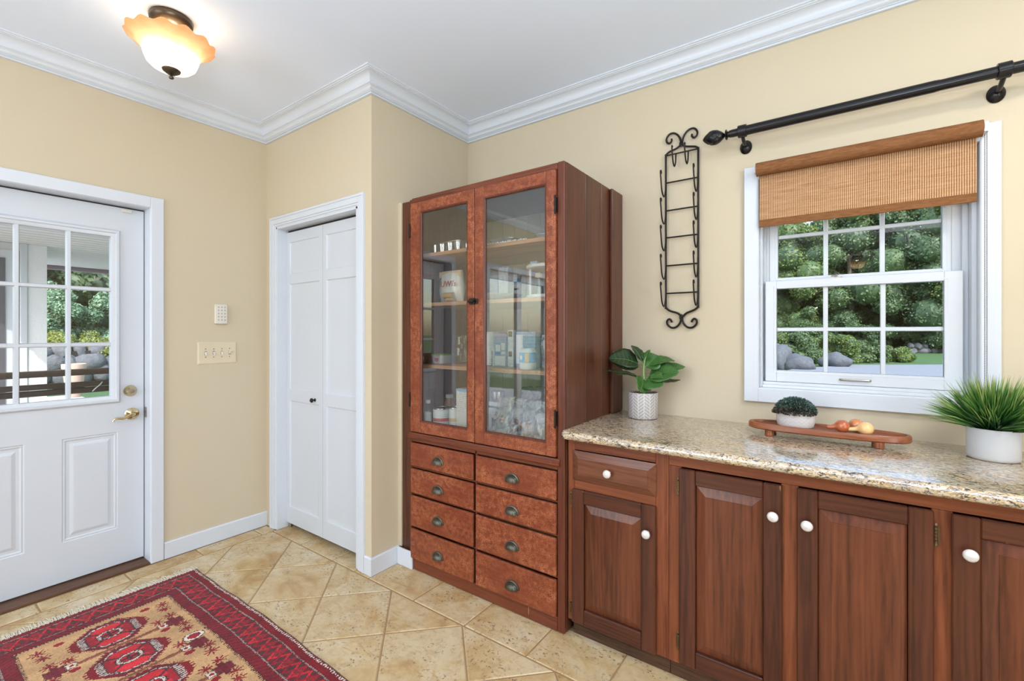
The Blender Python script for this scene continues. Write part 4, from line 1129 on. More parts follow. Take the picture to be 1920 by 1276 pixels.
MB().loops(lp).build('pot', wv, sp_, angle=60)
def tuft(n, cx, cy, cz, rx, ry, rz, size, name, mat, parent, ll=2.6):
    """many small pointed leaves over a dome"""
    u = rng.random(n); ph = rng.random(n)*2*PI; ct = rng.random(n)**0.8; rad = 0.55+0.5*rng.random(n)**0.5
    st = np.sqrt(1-ct**2); D = np.stack([st*np.cos(ph), st*np.sin(ph), ct], 1)
    C = np.array([cx, cy, cz])+D*np.array([rx, ry, rz])*rad[:, None]
    dirs = D+rng.normal(0, 0.55, (n, 3)); dirs /= np.linalg.norm(dirs, axis=1)[:, None]
    side = np.cross(dirs, rng.normal(0, 1, (n, 3))); side /= np.linalg.norm(side, axis=1)[:, None]
    s = size*(0.6+0.8*rng.random(n))[:, None]
    V = np.stack([C-dirs*s*ll*0.5, C+side*s*0.5, C+dirs*s*ll*0.5, C-side*s*0.5], 1).reshape(-1, 3)
    F = np.arange(4*n).reshape(n, 4)
    w = wloc(parent); V = V-np.array(w)
    me = np_mesh(name, V, F, mat)
    o = bpy.data.objects.new(name, me); COL.objects.link(o); o.parent = parent
    o['kind'] = 'stuff'
    return o
fm = mat_leaf('fine_blue_green_leaf', (0.030, 0.035, 0.030), (0.10, 0.20, 0.16), 0.1, 22)
fm2 = mat_leaf('fine_brown_leaf', (0.030, 0.022, 0.018), (0.09, 0.07, 0.055), 0.1, 22)
tuft(3600, SX, SY, ZT_+0.060, 0.074, 0.056, 0.058, 0.0042, 'foliage', fm, sp_)
tuft(3200, SX-0.004, SY-0.010, ZT_+0.052, 0.076, 0.054, 0.044, 0.0042, 'inner_foliage', fm2, sp_)
MB().sphere((SX, SY, ZT_+0.058), 0.045, 16, 8, (1.2, 0.85, 0.75)).build('soil', M['soil'], sp_)

# ---- small gourds
def gourd(c, r_, ndir, nlen, mat, label):
    mb = MB(); d = Vector(ndir).normalized()
    u = Vector((-d.y, d.x, 0)).normalized(); w = d.cross(u)
    prof = [(-1.0, 0.02), (-0.95, 0.33), (-0.8, 0.62), (-0.55, 0.86), (-0.2, 1.0), (0.2, 0.99), (0.55, 0.84), (0.82, 0.60), (1.05, 0.42), (1.4, 0.34), (1.4+nlen*0.5, 0.30), (1.4+nlen, 0.27), (1.48+nlen, 0.20), (1.5+nlen, 0.02)]
    lp = []
    for i, (h, q) in enumerate(prof):
        cc = Vector(c)+d*(h*r_) - Vector((0, 0, 1))*(0 if h < 0.8 else min(0.32, (h-0.8)*0.42))*r_
        lp.append([cc+(u*math.cos(a)+w*math.sin(a))*q*r_ for a in [2*PI*k/24 for k in range(24)]])
    o = mb.loops(lp).build('gourd', mat, angle=80)
    return tag(o, label, 'gourd')
go1 = plain('orange_gourd_skin', (0.62, 0.22, 0.075), 0.25, coat=0.3, var=0.5)
go2 = plain('dark_orange_gourd_skin', (0.45, 0.12, 0.045), 0.25, coat=0.3, var=0.55)
go3 = plain('yellow_gourd_skin', (0.78, 0.50, 0.22), 0.28, coat=0.2, var=0.2)
gourd((0.018, 2.180, ZT_+0.0262), 0.0245, (-0.97, -0.15, 0.0), 0.55, go2, 'dark orange gourd, its neck pointing left, on the serving board')
gourd((0.062, 2.232, ZT_+0.0262), 0.0245, (-0.6, 0.8, 0.0), 0.4, go1, 'plain orange gourd lying behind the other two on the serving board')
gourd((0.090, 2.172, ZT_+0.0262), 0.0245, (-0.985, 0.05, 0.0), 1.1, go3, 'pale yellow long-necked gourd at the right on the serving board')

# ---- grass in a pale grey pot
gp = empty('potted_grass', (0.432, 2.205, ZW), 'spiky green artificial grass in a pale grey cement pot at the right', 'plant')
GX, GY = 0.432, 2.205
cem = plain('pale_cement', (0.52, 0.515, 0.515), 0.75, bumpy=(60, 0.35, 0.002), var=0.09)
MB().lathe([(0.059, 0), (0.064, 0.003), (0.066, 0.012), (0.066, 0.102), (0.0645, 0.105), (0.059, 0.105), (0.058, 0.094), (0.0001, 0.094)], (GX, GY, ZW), 48).build('pot', cem, gp, angle=50)
MB().lathe([(0.057, 0.0945), (0.03, 0.100), (0.0001, 0.102)], (GX, GY, ZW), 24).build('soil', M['soil'], gp)
nb = 1100
V = []; F = []
for k in range(nb):
    a = random.random()*2*PI; q = 0.040*math.sqrt(random.random())
    p0 = Vector((GX+q*math.cos(a), GY+q*math.sin(a), ZW+0.096))
    a2 = a+random.uniform(-0.7, 0.7); lean = random.uniform(0.05, 1.25)*(0.40+0.60*q/0.040)
    L = random.uniform(0.115, 0.205)*(1.0-0.10*lean)
    dr = Vector((math.cos(a2)*math.sin(lean), math.sin(a2)*math.sin(lean), math.cos(lean)))
    if (p0+dr*L).y > 2.385: 
        dr.y *= 0.3; dr.normalize()
    sd_ = dr.cross(Vector((random.uniform(-1, 1), random.uniform(-1, 1), random.uniform(-.3, .3)))).normalized()
    w0 = random.uniform(0.0018, 0.0032)
    for t, wf in ((0, 0.55), (0.35, 1.0), (0.7, 0.7), (1.0, 0.04)):
        c = p0+dr*(L*t)+Vector((0, 0, -1))*(L*0.16*t*t*lean)+Vector((math.cos(a2), math.sin(a2), 0))*(0.012*t*t)
        if c.y > 2.397: c.y = 2.397
        V += [c-sd_*w0*wf, c+sd_*w0*wf]
    o_ = len(V)-8
    for i in range(3): F.append((o_+2*i, o_+2*i+1, o_+2*i+3, o_+2*i+2))
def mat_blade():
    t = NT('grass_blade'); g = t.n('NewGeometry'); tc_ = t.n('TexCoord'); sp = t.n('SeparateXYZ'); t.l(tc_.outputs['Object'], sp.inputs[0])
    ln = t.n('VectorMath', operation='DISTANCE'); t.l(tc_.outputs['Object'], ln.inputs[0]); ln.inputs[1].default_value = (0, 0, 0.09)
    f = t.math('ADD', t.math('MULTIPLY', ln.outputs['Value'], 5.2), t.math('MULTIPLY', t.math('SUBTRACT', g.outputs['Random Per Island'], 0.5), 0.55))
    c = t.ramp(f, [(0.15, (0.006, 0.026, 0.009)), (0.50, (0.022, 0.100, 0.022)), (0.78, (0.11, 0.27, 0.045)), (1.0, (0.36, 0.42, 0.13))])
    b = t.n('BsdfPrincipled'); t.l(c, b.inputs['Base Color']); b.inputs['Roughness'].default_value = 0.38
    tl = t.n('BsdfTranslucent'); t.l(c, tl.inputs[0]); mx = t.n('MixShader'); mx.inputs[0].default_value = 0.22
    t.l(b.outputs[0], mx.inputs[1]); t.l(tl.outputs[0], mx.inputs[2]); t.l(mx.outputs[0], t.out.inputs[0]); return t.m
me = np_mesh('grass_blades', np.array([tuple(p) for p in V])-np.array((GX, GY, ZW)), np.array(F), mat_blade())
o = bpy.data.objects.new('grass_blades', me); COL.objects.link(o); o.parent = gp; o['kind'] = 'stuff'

# ================================================================== PANTRY CONTENTS
def printed(name, base, ink, lines=30.0, dens=0.5):
    """cardboard with rows of small print"""
    t = NT(name); v = t.coord()
    w = t.n('TexWave', wave_type='BANDS', bands_direction='Z', wave_profile='SIN'); t.l(v, w.inputs['Vector']); w.inputs['Scale'].default_value = lines
    w.inputs['Distortion'].default_value = 0.0
    wm = t.math('GREATER_THAN', w.outputs['Fac'], 0.62)
    n1 = t.ramp(t.noise(t.coord((3, 3, 1)), 30, 1), [(0.48, 0.0), (0.52, 1.0)])
    n2 = t.ramp(t.noise(t.coord((0.5, 0.5, 1)), 16, 1), [(0.5-0.2*dens, 0.0), (0.52, 1.0)])
    m = t.math('MULTIPLY', t.math('MULTIPLY', wm, n1), n2)
    t.bsdf(t.mix(t.math('MULTIPLY', m, 0.5), base, ink), 0.5)
    return t.m
C_ = {
 'white': printed('white_carton', (0.66, 0.66, 0.66), (0.20, 0.20, 0.24)),
 'grey': printed('grey_carton', (0.50, 0.47, 0.48), (0.25, 0.22, 0.25)),
 'pink': printed('pinkish_carton', (0.66, 0.52, 0.46), (0.4, 0.2, 0.15)),
 'purple': printed('mauve_carton', (0.40, 0.36, 0.52), (0.66, 0.62, 0.70), 22),
 'blue': printed('blue_carton', (0.22, 0.32, 0.46), (0.5, 0.6, 0.7), 18),
}
flat = {k: plain(k+'_print', c, 0.5) for k, c in {'red': (0.50, 0.08, 0.06), 'blue': (0.08, 0.22, 0.50), 'skyblue': (0.20, 0.42, 0.66), 'white': (0.75, 0.75, 0.74), 'black': (0.03, 0.03, 0.035), 'brown': (0.20, 0.09, 0.05), 'tan': (0.66, 0.46, 0.25), 'gold': (0.55, 0.36, 0.14), 'orange': (0.72, 0.30, 0.14), 'green': (0.30, 0.42, 0.10), 'lilac': (0.50, 0.44, 0.66)}.items()}
def carton(x0, x1, y0, y1, z0, h, mat, label, patches=(), name='carton'):
    o = BX(x0, x1, y0, y1, z0, z0+h).build(name, mat, bevel=0.001)
    tag(o, label, 'box')
    for (u0, u1, v0, v1, m) in patches:    # flat printed areas on the front face (fractions)
        BX(x0+(x1-x0)*u0, x0+(x1-x0)*u1, y0-0.0006, y0-0.0001, z0+h*v0, z0+h*v1).build('printed_label', flat[m], o, smooth=False)
    return o
S1, S2, S3, S0 = SH[0]+0.0005, SH[1]+0.0005, SH[2]+0.0005, 0.8025
# top shelf
mt = MB(); cx0, cx1, cy0, cy1 = -1.955, -1.695, 1.875, 2.075
def rloop(x0, x1, y0, y1, z, r_, n=5):
    out = []
    for cx_, cy_, a0 in ((x1-r_, y1-r_, 0), (x0+r_, y1-r_, PI/2), (x0+r_, y0+r_, PI), (x1-r_, y0+r_, 1.5*PI)):
        for k in range(n+1):
            a = a0+PI/2*k/n; out.append((cx_+r_*math.cos(a), cy_+r_*math.sin(a), z))
    return out
mt.loops([rloop(cx0, cx1, cy0, cy1, S1+0.056, 0.03), rloop(cx0, cx1, cy0, cy1, S1+0.060, 0.03), rloop(cx0+0.006, cx1-0.006, cy0+0.006, cy1-0.006, S1+0.060, 0.026), rloop(cx0+0.007, cx1-0.007, cy0+0.007, cy1-0.007, S1+0.0565, 0.025)])
mf = mt.build('muffin_tin', M['steel']); tag(mf, 'shiny metal muffin tin on the top shelf of the cabinet', 'baking tin')
for i in range(4):
    for k in range(3):
        c = (cx0+0.036+i*0.063, cy0+0.036+k*0.064)
        MB().lathe([(0.0001, 0.001), (0.020, 0.001), (0.0285, 0.055), (0.030, 0.0562), (0.0275, 0.0562), (0.019, 0.003), (0.0001, 0.003)], (c[0], c[1], S1), 18).build('cup', M['steel'], mf)
foil = plain('blue_grey_foil', (0.48, 0.54, 0.60), 0.3, 0.7, bumpy=(40, 0.4, 0.003))
def pan(x0, x1, y0, y1, z, h, label):
    o = MB().loops([rloop(x0+0.02, x1-0.02, y0+0.02, y1-0.02, z, 0.02), rloop(x0+0.006, x1-0.006, y0+0.006, y1-0.006, z+h-0.004, 0.025), rloop(x0, x1, y0, y1, z+h-0.003, 0.028), rloop(x0, x1, y0, y1, z+h, 0.028), rloop(x0+0.008, x1-0.008, y0+0.008, y1-0.008, z+h, 0.022), rloop(x0+0.022, x1-0.022, y0+0.022, y1-0.022, z+0.002, 0.018)]).build('baking_pan', foil, angle=50)
    return tag(o, label, 'baking tin')
pan(-1.545, -1.375, 1.93, 2.08, S1, 0.046, 'blue-grey baking pan in the middle of the top shelf')
pan(-1.240, -1.04, 1.91, 2.08, S1, 0.036, 'low blue-grey baking pan at the right end of the top shelf')
bs = MB()
for k in range(22): bs.sphere((-1.482+0.0112*k, 1.862+0.006*math.sin(k*1.9), S1+0.0062), 0.0062, 8, 6)
tag(bs.build('bead_string', flat['white']), 'string of white beads lying along the front of the top shelf', 'beads')
# second shelf
bag = MB(); lp = []
for k in range(13):
    t = k/12; z = S2+t*0.188; d_ = 0.038*math.sin(PI*min(1, (1-t)*0.93+0.05))**0.6+0.001; w_ = 0.088+0.006*math.sin(t*5)
    lp.append([(-1.822+w_*math.cos(a)*(abs(math.cos(a))**-0.35 if abs(math.cos(a)) > 0.05 else 1)*0.98, 1.955+d_*math.sin(a)+0.003*math.sin(9*a+t*7), z) for a in [2*PI*i/28 for i in range(28)]])
sbg = bag.loops(lp).build('snack_bag', plain('white_glossy_pouch', (0.72, 0.70, 0.64), 0.25, coat=0.4), angle=60)
tag(sbg, 'white snack bag with a tan top and red lettering on the second shelf', 'bag')
BX(-1.906, -1.738, 1.9345, 1.9353, S2+0.150, S2+0.184).build('top_band', flat['tan'], sbg, smooth=False)
for q, (zc, rr) in enumerate(((0.042, 0.017), (0.020, 0.013))):
    MB().lathe([(rr, 0), (rr, 0.070-0.02*q)], (-1.845+0.02*q, 1.9135+0.004*q, S2+zc), 14, 'x').build('printed_wafer', flat['gold'], sbg)
tx = text_mesh('lettering', "UWi's", 0.048, flat['red'], 0.0006, 0.1)
to = bpy.data.objects.new('lettering', tx); COL.objects.link(to); to.parent = sbg
w = wloc(sbg); to.location = (-1.815-w[0], 1.9125-w[1], S2+0.108-w[2]); to.rotation_euler = (PI/2, 0, 0)
pl = MB().lathe([(0.05, 0), (0.10, 0.012), (0.145, 0.034), (0.147, 0.036), (0.140, 0.036), (0.098, 0.016), (0.0001, 0.006)], (-1.525, 1.985, S2), 40).build('platter', M['porcelain'], angle=60)
tag(pl, 'round white platter at the front of the second shelf', 'plate')
carton(-1.745, -1.685, 2.21, 2.26, S2, 0.180, C_['grey'], 'small grey carton at the left behind the white platter', [(0.55, 0.95, 0.1, 0.7, 'lilac')])
carton(-1.655, -1.585, 2.18, 2.24, S2, 0.218, C_['white'], 'tall plain white carton behind the white platter')
carton(-1.583, -1.545, 2.22, 2.26, S2, 0.140, C_['pink'], 'short pale pink carton behind the white platter')
carton(-1.532, -1.478, 2.16, 2.21, S2, 0.168, C_['white'], 'white carton with a sky blue band behind the white platter', [(0.1, 0.9, 0.68, 0.84, 'skyblue'), (0.1, 0.8, 0.45, 0.52, 'black')])
carton(-1.420, -1.392, 2.14, 2.20, S2, 0.186, C_['pink'], 'narrow carton with an orange top between platter and stand', [(0.0, 1.0, 0.62, 0.98, 'orange')])
rk = empty('two_tier_stand', (-1.175, 1.96, S2), 'white two-tier round stand at the right end of the second shelf', 'stand')
for z in (0.0, 0.148): MB().lathe([(0.112, 0.0), (0.122, 0.003), (0.124, 0.016), (0.119, 0.0165), (0.116, 0.006), (0.0001, 0.006)], (-1.175, 1.985, S2+z), 40).build('tier', M['vinyl'], rk, angle=50)
for a in (PI*0.86, PI*1.25, 0.2, -0.6, PI/2): MB().cyl((-1.175+0.105*math.cos(a), 1.985+0.105*math.sin(a), S2+0.0165), 0.006, 0.1315, 10).build('post', M['vinyl'], rk)
carton(-1.262, -1.218, 1.925, 1.955, S2+0.1545, 0.034, C_['blue'], 'tiny blue carton on top of the two-tier stand', [(0.2, 0.8, 0.15, 0.65, 'white')])
sj = MB().lathe([(0.020, 0), (0.022, 0.004), (0.019, 0.04), (0.012, 0.062), (0.020, 0.085), (0.021, 0.102), (0.016, 0.108), (0.0001, 0.108)], (-1.225, 1.955, S2+0.0065), 24).build('spice_grinder', M['jar_glass'])
tag(sj, 'clear waisted grinder standing inside the two-tier stand', 'jar')
MB().lathe([(0.0195, 0.100), (0.021, 0.103), (0.021, 0.124), (0.0001, 0.126)], (-1.225, 1.955, S2+0.0065), 24).build('cap', flat['tan'], sj)
dj = MB().lathe([(0.040, 0), (0.044, 0.006), (0.044, 0.095), (0.036, 0.108), (0.0001, 0.110)], (-1.135, 1.985, S2+0.0065), 28).build('dark_canister', flat['brown'])
tag(dj, 'dark brown canister inside the two-tier stand', 'canister')
MB().tube([(-1.158, 1.9425, S2+0.05), (-1.146, 1.9400, S2+0.034), (-1.132, 1.9400, S2+0.032), (-1.118, 1.9430, S2+0.045)], 0.003, 6, 4).build('painted_smile', flat['black'], dj)
# hook and hanging holder under shelf two
hh = BX(-1.165, -1.065, 2.357, 2.382, 1.385, 1.489).build('hanging_board', M['tray_wood'], bevel=0.003)
tag(hh, 'small dark wooden key board on the back of the cabinet', 'key holder')
MB().tube([(-1.150, 2.357, 1.45), (-1.150, 2.335, 1.445), (-1.150, 2.322, 1.430), (-1.150, 2.326, 1.415), (-1.150, 2.34, 1.412)], 0.003, 6, 4).build('hook', M['black_iron'], hh)
# third shelf
jb_ = MB().lathe([(0.045, 0), (0.062, 0.006), (0.070, 0.05), (0.066, 0.10), (0.056, 0.135), (0.060, 0.165), (0.057, 0.165), (0.053, 0.135), (0.063, 0.10), (0.067, 0.05), (0.058, 0.009), (0.0001, 0.006)], (-1.800, 2.02, S3), 32)
jo = jb_.build('glass_pitcher', M['jar_glass'], angle=60); tag(jo, 'clear glass pitcher at the left on the third shelf', 'pitcher')
MB().tube([(-1.742, 2.02, S3+0.145), (-1.712, 2.02, S3+0.135), (-1.702, 2.02, S3+0.09), (-1.736, 2.02, S3+0.05)], 0.0055, 8, 5).build('handle', M['jar_glass'], jo)
tb = MB().loops([rloop(-1.965, -1.905+0.02, 1.93, 2.03, S3, 0.015), rloop(-1.970, -1.90+0.02, 1.925, 2.035, S3+0.048, 0.018)]).build('plastic_tub', plain('translucent_tub', (0.62, 0.63, 0.62), 0.3))
tag(tb, 'white tub with a red round sticker on the third shelf', 'tub')
MB().loops([rloop(-1.973, -1.877, 1.922, 2.038, S3+0.048, 0.018), rloop(-1.973, -1.877, 1.922, 2.038, S3+0.055, 0.018)]).build('lid', flat['green'], tb)
MB().cyl((-1.922, 1.9278, S3+0.026), 0.016, -0.0012, 20, 'y').build('sticker', flat['red'], tb)
carton(-1.560, -1.510, 1.935, 2.06, S3, 0.186, C_['white'], 'white carton with a red edge standing furthest left of the third shelf cartons', [(0.9, 1.0, 0.0, 0.45, 'red'), (0.0, 1.0, 0.0, 0.03, 'red')])
carton(-1.507, -1.432, 1.95, 2.00, S3, 0.176, C_['purple'], 'mauve carton with pale text panels on the third shelf', [(0.10, 0.52, 0.46, 0.66, 'white'), (0.10, 0.52, 0.66, 0.72, 'skyblue'), (0.60, 0.94, 0.50, 0.72, 'white'), (0.04, 0.94, 0.04, 0.32, 'white'), (0.10, 0.52, 0.36, 0.44, 'blue'), (0.60, 0.94, 0.38, 0.46, 'white')])
carton(-1.420, -1.384, 1.95, 2.10, S3, 0.196, C_['white'], 'narrow white carton with a small brown emblem on the third shelf', [(0.15, 0.85, 0.82, 0.96, 'brown'), (0.2, 0.8, 0.28, 0.42, 'brown')])
carton(-1.379, -1.255, 1.965, 2.03, S3, 0.186, C_['blue'], 'wide blue carton with a white side strip on the third shelf', [(0.03, 0.38, 0.10, 0.92, 'white')])
jr = MB().lathe([(0.038, 0), (0.042, 0.004), (0.042, 0.088), (0.036, 0.098), (0.032, 0.104), (0.0001, 0.105)], (-1.248, 1.885, S3), 32).build('plastic_jar', plain('milky_plastic', (0.70, 0.71, 0.72), 0.3), angle=50)
tag(jr, 'squat white jar with a blue wrap-around label on the third shelf', 'jar')
MB().lathe([(0.0425, 0.034), (0.0425, 0.084), (0.0421, 0.084), (0.0421, 0.034)], (-1.248, 1.885, S3), 40, cap=False).build('blue_label', flat['skyblue'], jr, angle=50)
for a0, a1, z0, z1, m in ((-1.35, -0.85, 0.036, 0.082, 'tan'), (-2.1, -1.7, 0.05, 0.07, 'white')):
    MB().loops([[(-1.248+rr*math.cos(a0+(a1-a0)*k/6), 1.885+rr*math.sin(a0+(a1-a0)*k/6), S3+z) for rr, z in ((0.0426, z0), (0.0426, z1), (0.0431, z1), (0.0431, z0))] for k in range(7)]).build('printed_label', flat[m], jr)
# flexible bags
def bagmesh(c, w_, h, dpt, mat, fill, label, seed, tilt=0.0, name='plastic_bag', zip_=None):
    random.seed(seed); mb = MB(); lp = []
    ph = [random.uniform(0, 6) for _ in range(6)]
    for k in range(17):
        t = k/16
        thick = dpt*(math.sin(PI*min(1, (1-t)*0.80+0.10))**0.8)*(1-0.55*t)+0.0012
        ring = []
        for i in range(40):
            a = 2*PI*i/40
            wr = 1+0.10*math.sin(5*a+ph[0]+t*6)+0.06*math.sin(11*a+ph[1]-t*9)
            ring.append((c[0]+w_*math.cos(a)*(1+0.05*math.sin(t*9+ph[2])), c[1]+tilt*t*h+thick*math.sin(a)*wr, c[2]+t*h*(1+0.05*math.cos(a+ph[3]))+0.0008))
        lp.append(ring)
    o = mb.loops(lp).build(name, mat, angle=180)
    tag(o, label, 'bag')
    if fill:
        fm_ = MB(); 
        for q in range(16):
            fm_.sphere((c[0]+random.uniform(-0.6, 0.6)*w_, c[1]+random.uniform(-0.3, 0.3)*dpt, c[2]+0.014+random.uniform(0, 0.42)*h), random.uniform(0.008, 0.013), 8, 6, (1, 0.8, random.uniform(0.5, 1)))
        so = fm_.build('contents', flat[fill], o); so['kind'] = 'stuff'
    if zip_: MB().tube([(c[0]-w_*0.98, c[1]+tilt*h*0.93-0.002, c[2]+h*0.93), (c[0], c[1]+tilt*h*0.93-0.004, c[2]+h*0.94), (c[0]+w_*0.98, c[1]+tilt*h*0.93-0.002, c[2]+h*0.93)], 0.0018, 6).build('zip_strip', flat[zip_], o)
    return o
bagmesh((-1.160, 1.955, S3), 0.052, 0.165, 0.040, M['film'], None, 'crumpled clear plastic bag at the right of the third shelf', 3)
rl = MB().lathe([(0.014, 0), (0.015, 0.004), (0.015, 0.232), (0.0001, 0.235)], (-1.090, 1.900, S3), 20).build('paper_roll', flat['white']); tag(rl, 'tall thin white roll at the right end of the third shelf', 'roll')
og = MB().sphere((-1.100, 1.862, S3+0.0305), 0.030, 20, 12, (1, 0.7, 1)).build('orange_pouch', flat['orange'], angle=80); tag(og, 'small orange pouch at the right front of the third shelf', 'pouch')
# bottom of the cabinet
def bottle(x, y, r_, h, mat, cap, label, lab=None):
    o = MB().lathe([(r_*0.9, 0), (r_, 0.004), (r_, h*0.62), (r_*0.62, h*0.78), (r_*0.55, h*0.86), (0.0001, h*0.86)], (x, y, S0), 24).build('bottle', mat, angle=50)
    tag(o, label, 'bottle')
    MB().lathe([(r_*0.66, h*0.862), (r_*0.68, h*0.87), (r_*0.68, h*0.99), (0.0001, h)], (x, y, S0), 20).build('cap', flat[cap], o)
    if lab: MB().lathe([(r_*1.01, h*0.10), (r_*1.01, h*0.52), (r_*1.0, h*0.52), (r_*1.0, h*0.10)], (x, y, S0), 24, cap=False).build('label', flat[lab], o)
amber = plain('amber_contents', (0.34, 0.16, 0.08), 0.25)
bottle(-1.938, 1.875, 0.020, 0.150, M['jar_glass'], 'white', 'small clear bottle with a white cap at the far left of the cabinet floor', 'white')
bottle(-1.905, 2.02, 0.036, 0.170, amber, 'white', 'amber bottle with a white cap behind the cans')
bottle(-1.800, 2.06, 0.024, 0.175, amber, 'white', 'slim amber bottle with a white cap beside the tall white carton', 'white')
bottle(-1.762, 2.02, 0.020, 0.160, amber, 'white', 'small amber bottle close behind the right-hand can')
def can(x, y, r_, h, label, band):
    o = MB().lathe([(r_*0.97, 0), (r_, 0.002), (r_*0.98, 0.005), (r_*0.98, h-0.005), (r_, h-0.002), (r_*0.985, h), (r_*0.95, h-0.003), (0.0001, h-0.003)], (x, y, S0), 32).build('food_can', M['steel'], angle=50)
    tag(o, label, 'can')
    MB().lathe([(r_*1.003, 0.007), (r_*1.003, h-0.007), (r_*0.985, h-0.007), (r_*0.985, 0.007)], (x, y, S0), 40, cap=False).build('paper_label', C_['white'], o)
    MB().lathe([(r_*1.012, h*0.36), (r_*1.012, h*0.52), (r_*1.004, h*0.52), (r_*1.004, h*0.36)], (x, y, S0), 40, cap=False).build('colour_band', flat[band], o)
can(-1.838, 1.885, 0.049, 0.112, 'wide food can with a pale label and red band on the cabinet floor', 'red')
can(-1.752, 1.905, 0.036, 0.120, 'slimmer food can with a pale label and gold band on the cabinet floor', 'gold')
tbx = carton(-1.708, -1.632, 1.865, 1.935, S0, 0.232, C_['white'], 'tall white carton with a sky blue top on the cabinet floor', [(0, 1, 0.94, 1.0, 'skyblue')])
for k, (h, m, lab) in enumerate(((0.088, 'grey', 'lowest grey box of the stack at the left of the bags'), (0.072, 'white', 'middle white box of the stack at the left of the bags'))):
    carton(-1.560, -1.488, 1.965, 2.06, S0+(0 if k == 0 else 0.0885), h, C_[m], lab, [(0.3, 0.9, 0.15, 0.85, 'black')] if k == 0 else [(0.0, 1.0, 0.55, 0.7, 'black')])
tn = MB().lathe([(0.034, 0), (0.036, 0.002), (0.036, 0.040), (0.038, 0.041), (0.038, 0.056), (0.0001, 0.058)], (-1.524, 2.005, S0+0.161), 28).build('small_tin', M['steel'], angle=50); tag(tn, 'round metal tin on top of the stack of boxes', 'tin')
bagmesh((-1.445, 1.915, S0), 0.055, 0.190, 0.045, M['film_yellow'], 'tan', 'clear zip bag of yellowish food, leftmost of the bags on the cabinet floor', 5, 0.35, zip_='gold')
bagmesh((-1.352, 1.905, S0), 0.048, 0.185, 0.042, M['film'], 'brown', 'clear zip bag of brown food, second from the left on the cabinet floor', 6, 0.40, zip_='lilac')
bagmesh((-1.262, 1.895, S0), 0.050, 0.190, 0.045, M['film'], 'orange', 'clear zip bag of orange food, third from the left on the cabinet floor', 7, 0.30, zip_='green')
bagmesh((-1.165, 1.885, S0), 0.052, 0.195, 0.045, mat_film('silvery_bag_film', (0.66, 0.68, 0.72), 0.62, 0.12), None, 'silvery crumpled bag, rightmost of the bags on the cabinet floor', 8, 0.20, zip_='white')
bagmesh((-1.330, 2.10, S0), 0.12, 0.235, 0.05, mat_film('grey_bag_film', (0.34, 0.32, 0.32), 0.5, 0.15), 'tan', 'large grey see-through bag lying behind the zip bags', 9, 0.1)
nt_ = carton(-1.098, -1.045, 1.89, 1.95, S0, 0.085, C_['white'], 'white printed carton at the right end of the cabinet floor', [(0.1, 0.5, 0.5, 0.9, 'black')])
random.seed(7)

# ================================================================== RUG
RX0, RY1, RW, RL = -2.955, 1.070, 0.93, 1.80      # far edge, right edge, width, length
ST = 0.0034
na, nb_ = int(RL/ST), int(RW/ST)
A, B = np.meshgrid((np.arange(na)+0.5)*ST, (np.arange(nb_)+0.5)*ST, indexing='ij')
def hsh(i, j, s=0):
    h = np.sin(i*127.1+j*311.7+s*74.7)*43758.5453
    return h-np.floor(h)
kn = 0.0042
ja = A+(hsh(np.floor(A/kn), np.floor(B/kn), 1)-0.5)*0.0045
jb2 = B+(hsh(np.floor(A/kn), np.floor(B/kn), 2)-0.5)*0.0045
colr = np.zeros(A.shape+(3,))
RED = np.array((0.27, 0.010, 0.017)); BR = np.array((0.50, 0.018, 0.026)); DK = np.array((0.055, 0.016, 0.018)); WINE = np.array((0.125, 0.008, 0.016))
TAN = np.array((0.50, 0.29, 0.135)); CR = np.array((0.62, 0.54, 0.46)); BRN = np.array((0.14, 0.045, 0.025))
def put(mask, c): colr[mask] = c
W_ = RW; LN = RL
e_far, e_near = ja, LN-ja
d = np.minimum(np.minimum(jb2, W_-jb2), np.minimum(e_far+0.008, e_near+0.008))
along = np.where(np.minimum(jb2, W_-jb2) < np.minimum(e_far, e_near)+0.008, ja, jb2)
colr[:] = WINE
# ground of the field
field = d > 0.196
put(field, TAN)
# border bands
put(d < 0.010, BRN)
m = (d >= 0.010) & (d < 0.024); put(m, WINE); put(m & (np.mod(along, 0.014) < 0.008) & (np.abs(d-0.017) < 0.0045), CR)
put((d >= 0.024) & (d < 0.052), RED*0.62)
m = (d >= 0.052) & (d < 0.056); put(m, CR*0.42)
zb = (d >= 0.056) & (d < 0.146)
put(zb, DK*1.5)
put(zb & (hsh(np.floor(A/0.010), np.floor(B/0.010), 9) < 0.42), WINE)
q = (d-0.101)/0.045
per = 0.082
tri1 = np.abs(np.mod(along/per, 1)-0.5)*2
tri2 = np.abs(np.mod(along/per+0.5, 1)-0.5)*2
for tr_ in (tri1,):
    put(zb & (np.abs(q-(tr_*2-1)*0.8) < 0.20), BR)
    put(zb & (np.abs(q+(tr_*2-1)*0.8) < 0.22), RED)
put(zb & ((np.abs(np.mod(along/per, 1)-0.5)*per*22+np.abs(q)*0.62) < 0.30), DK*1.5)
put(zb & ((np.mod(along/per+0.5, 1)-0.5)**2*60+q**2*3.2 < 0.55), RED*1.15)
put(zb & ((np.mod(along/per+0.5, 1)-0.5)**2*90+q**2*6.0 < 0.22), DK*1.5)
m = (d >= 0.146) & (d < 0.150); put(m, CR*0.42)
m = (d >= 0.150) & (d < 0.196); put(m, WINE*1.0); put(m & (np.mod(along+d*0.6, 0.024) < 0.011), RED*0.75)
m = (d >= 0.190) & (d < 0.205) & (np.mod(along, 0.0115) < 0.0055); put(m, DK)
cb = W_/2-0.005
rows_ = [0.335+0.2545*k for k in range(6) if 0.335+0.2545*k < LN-0.25]
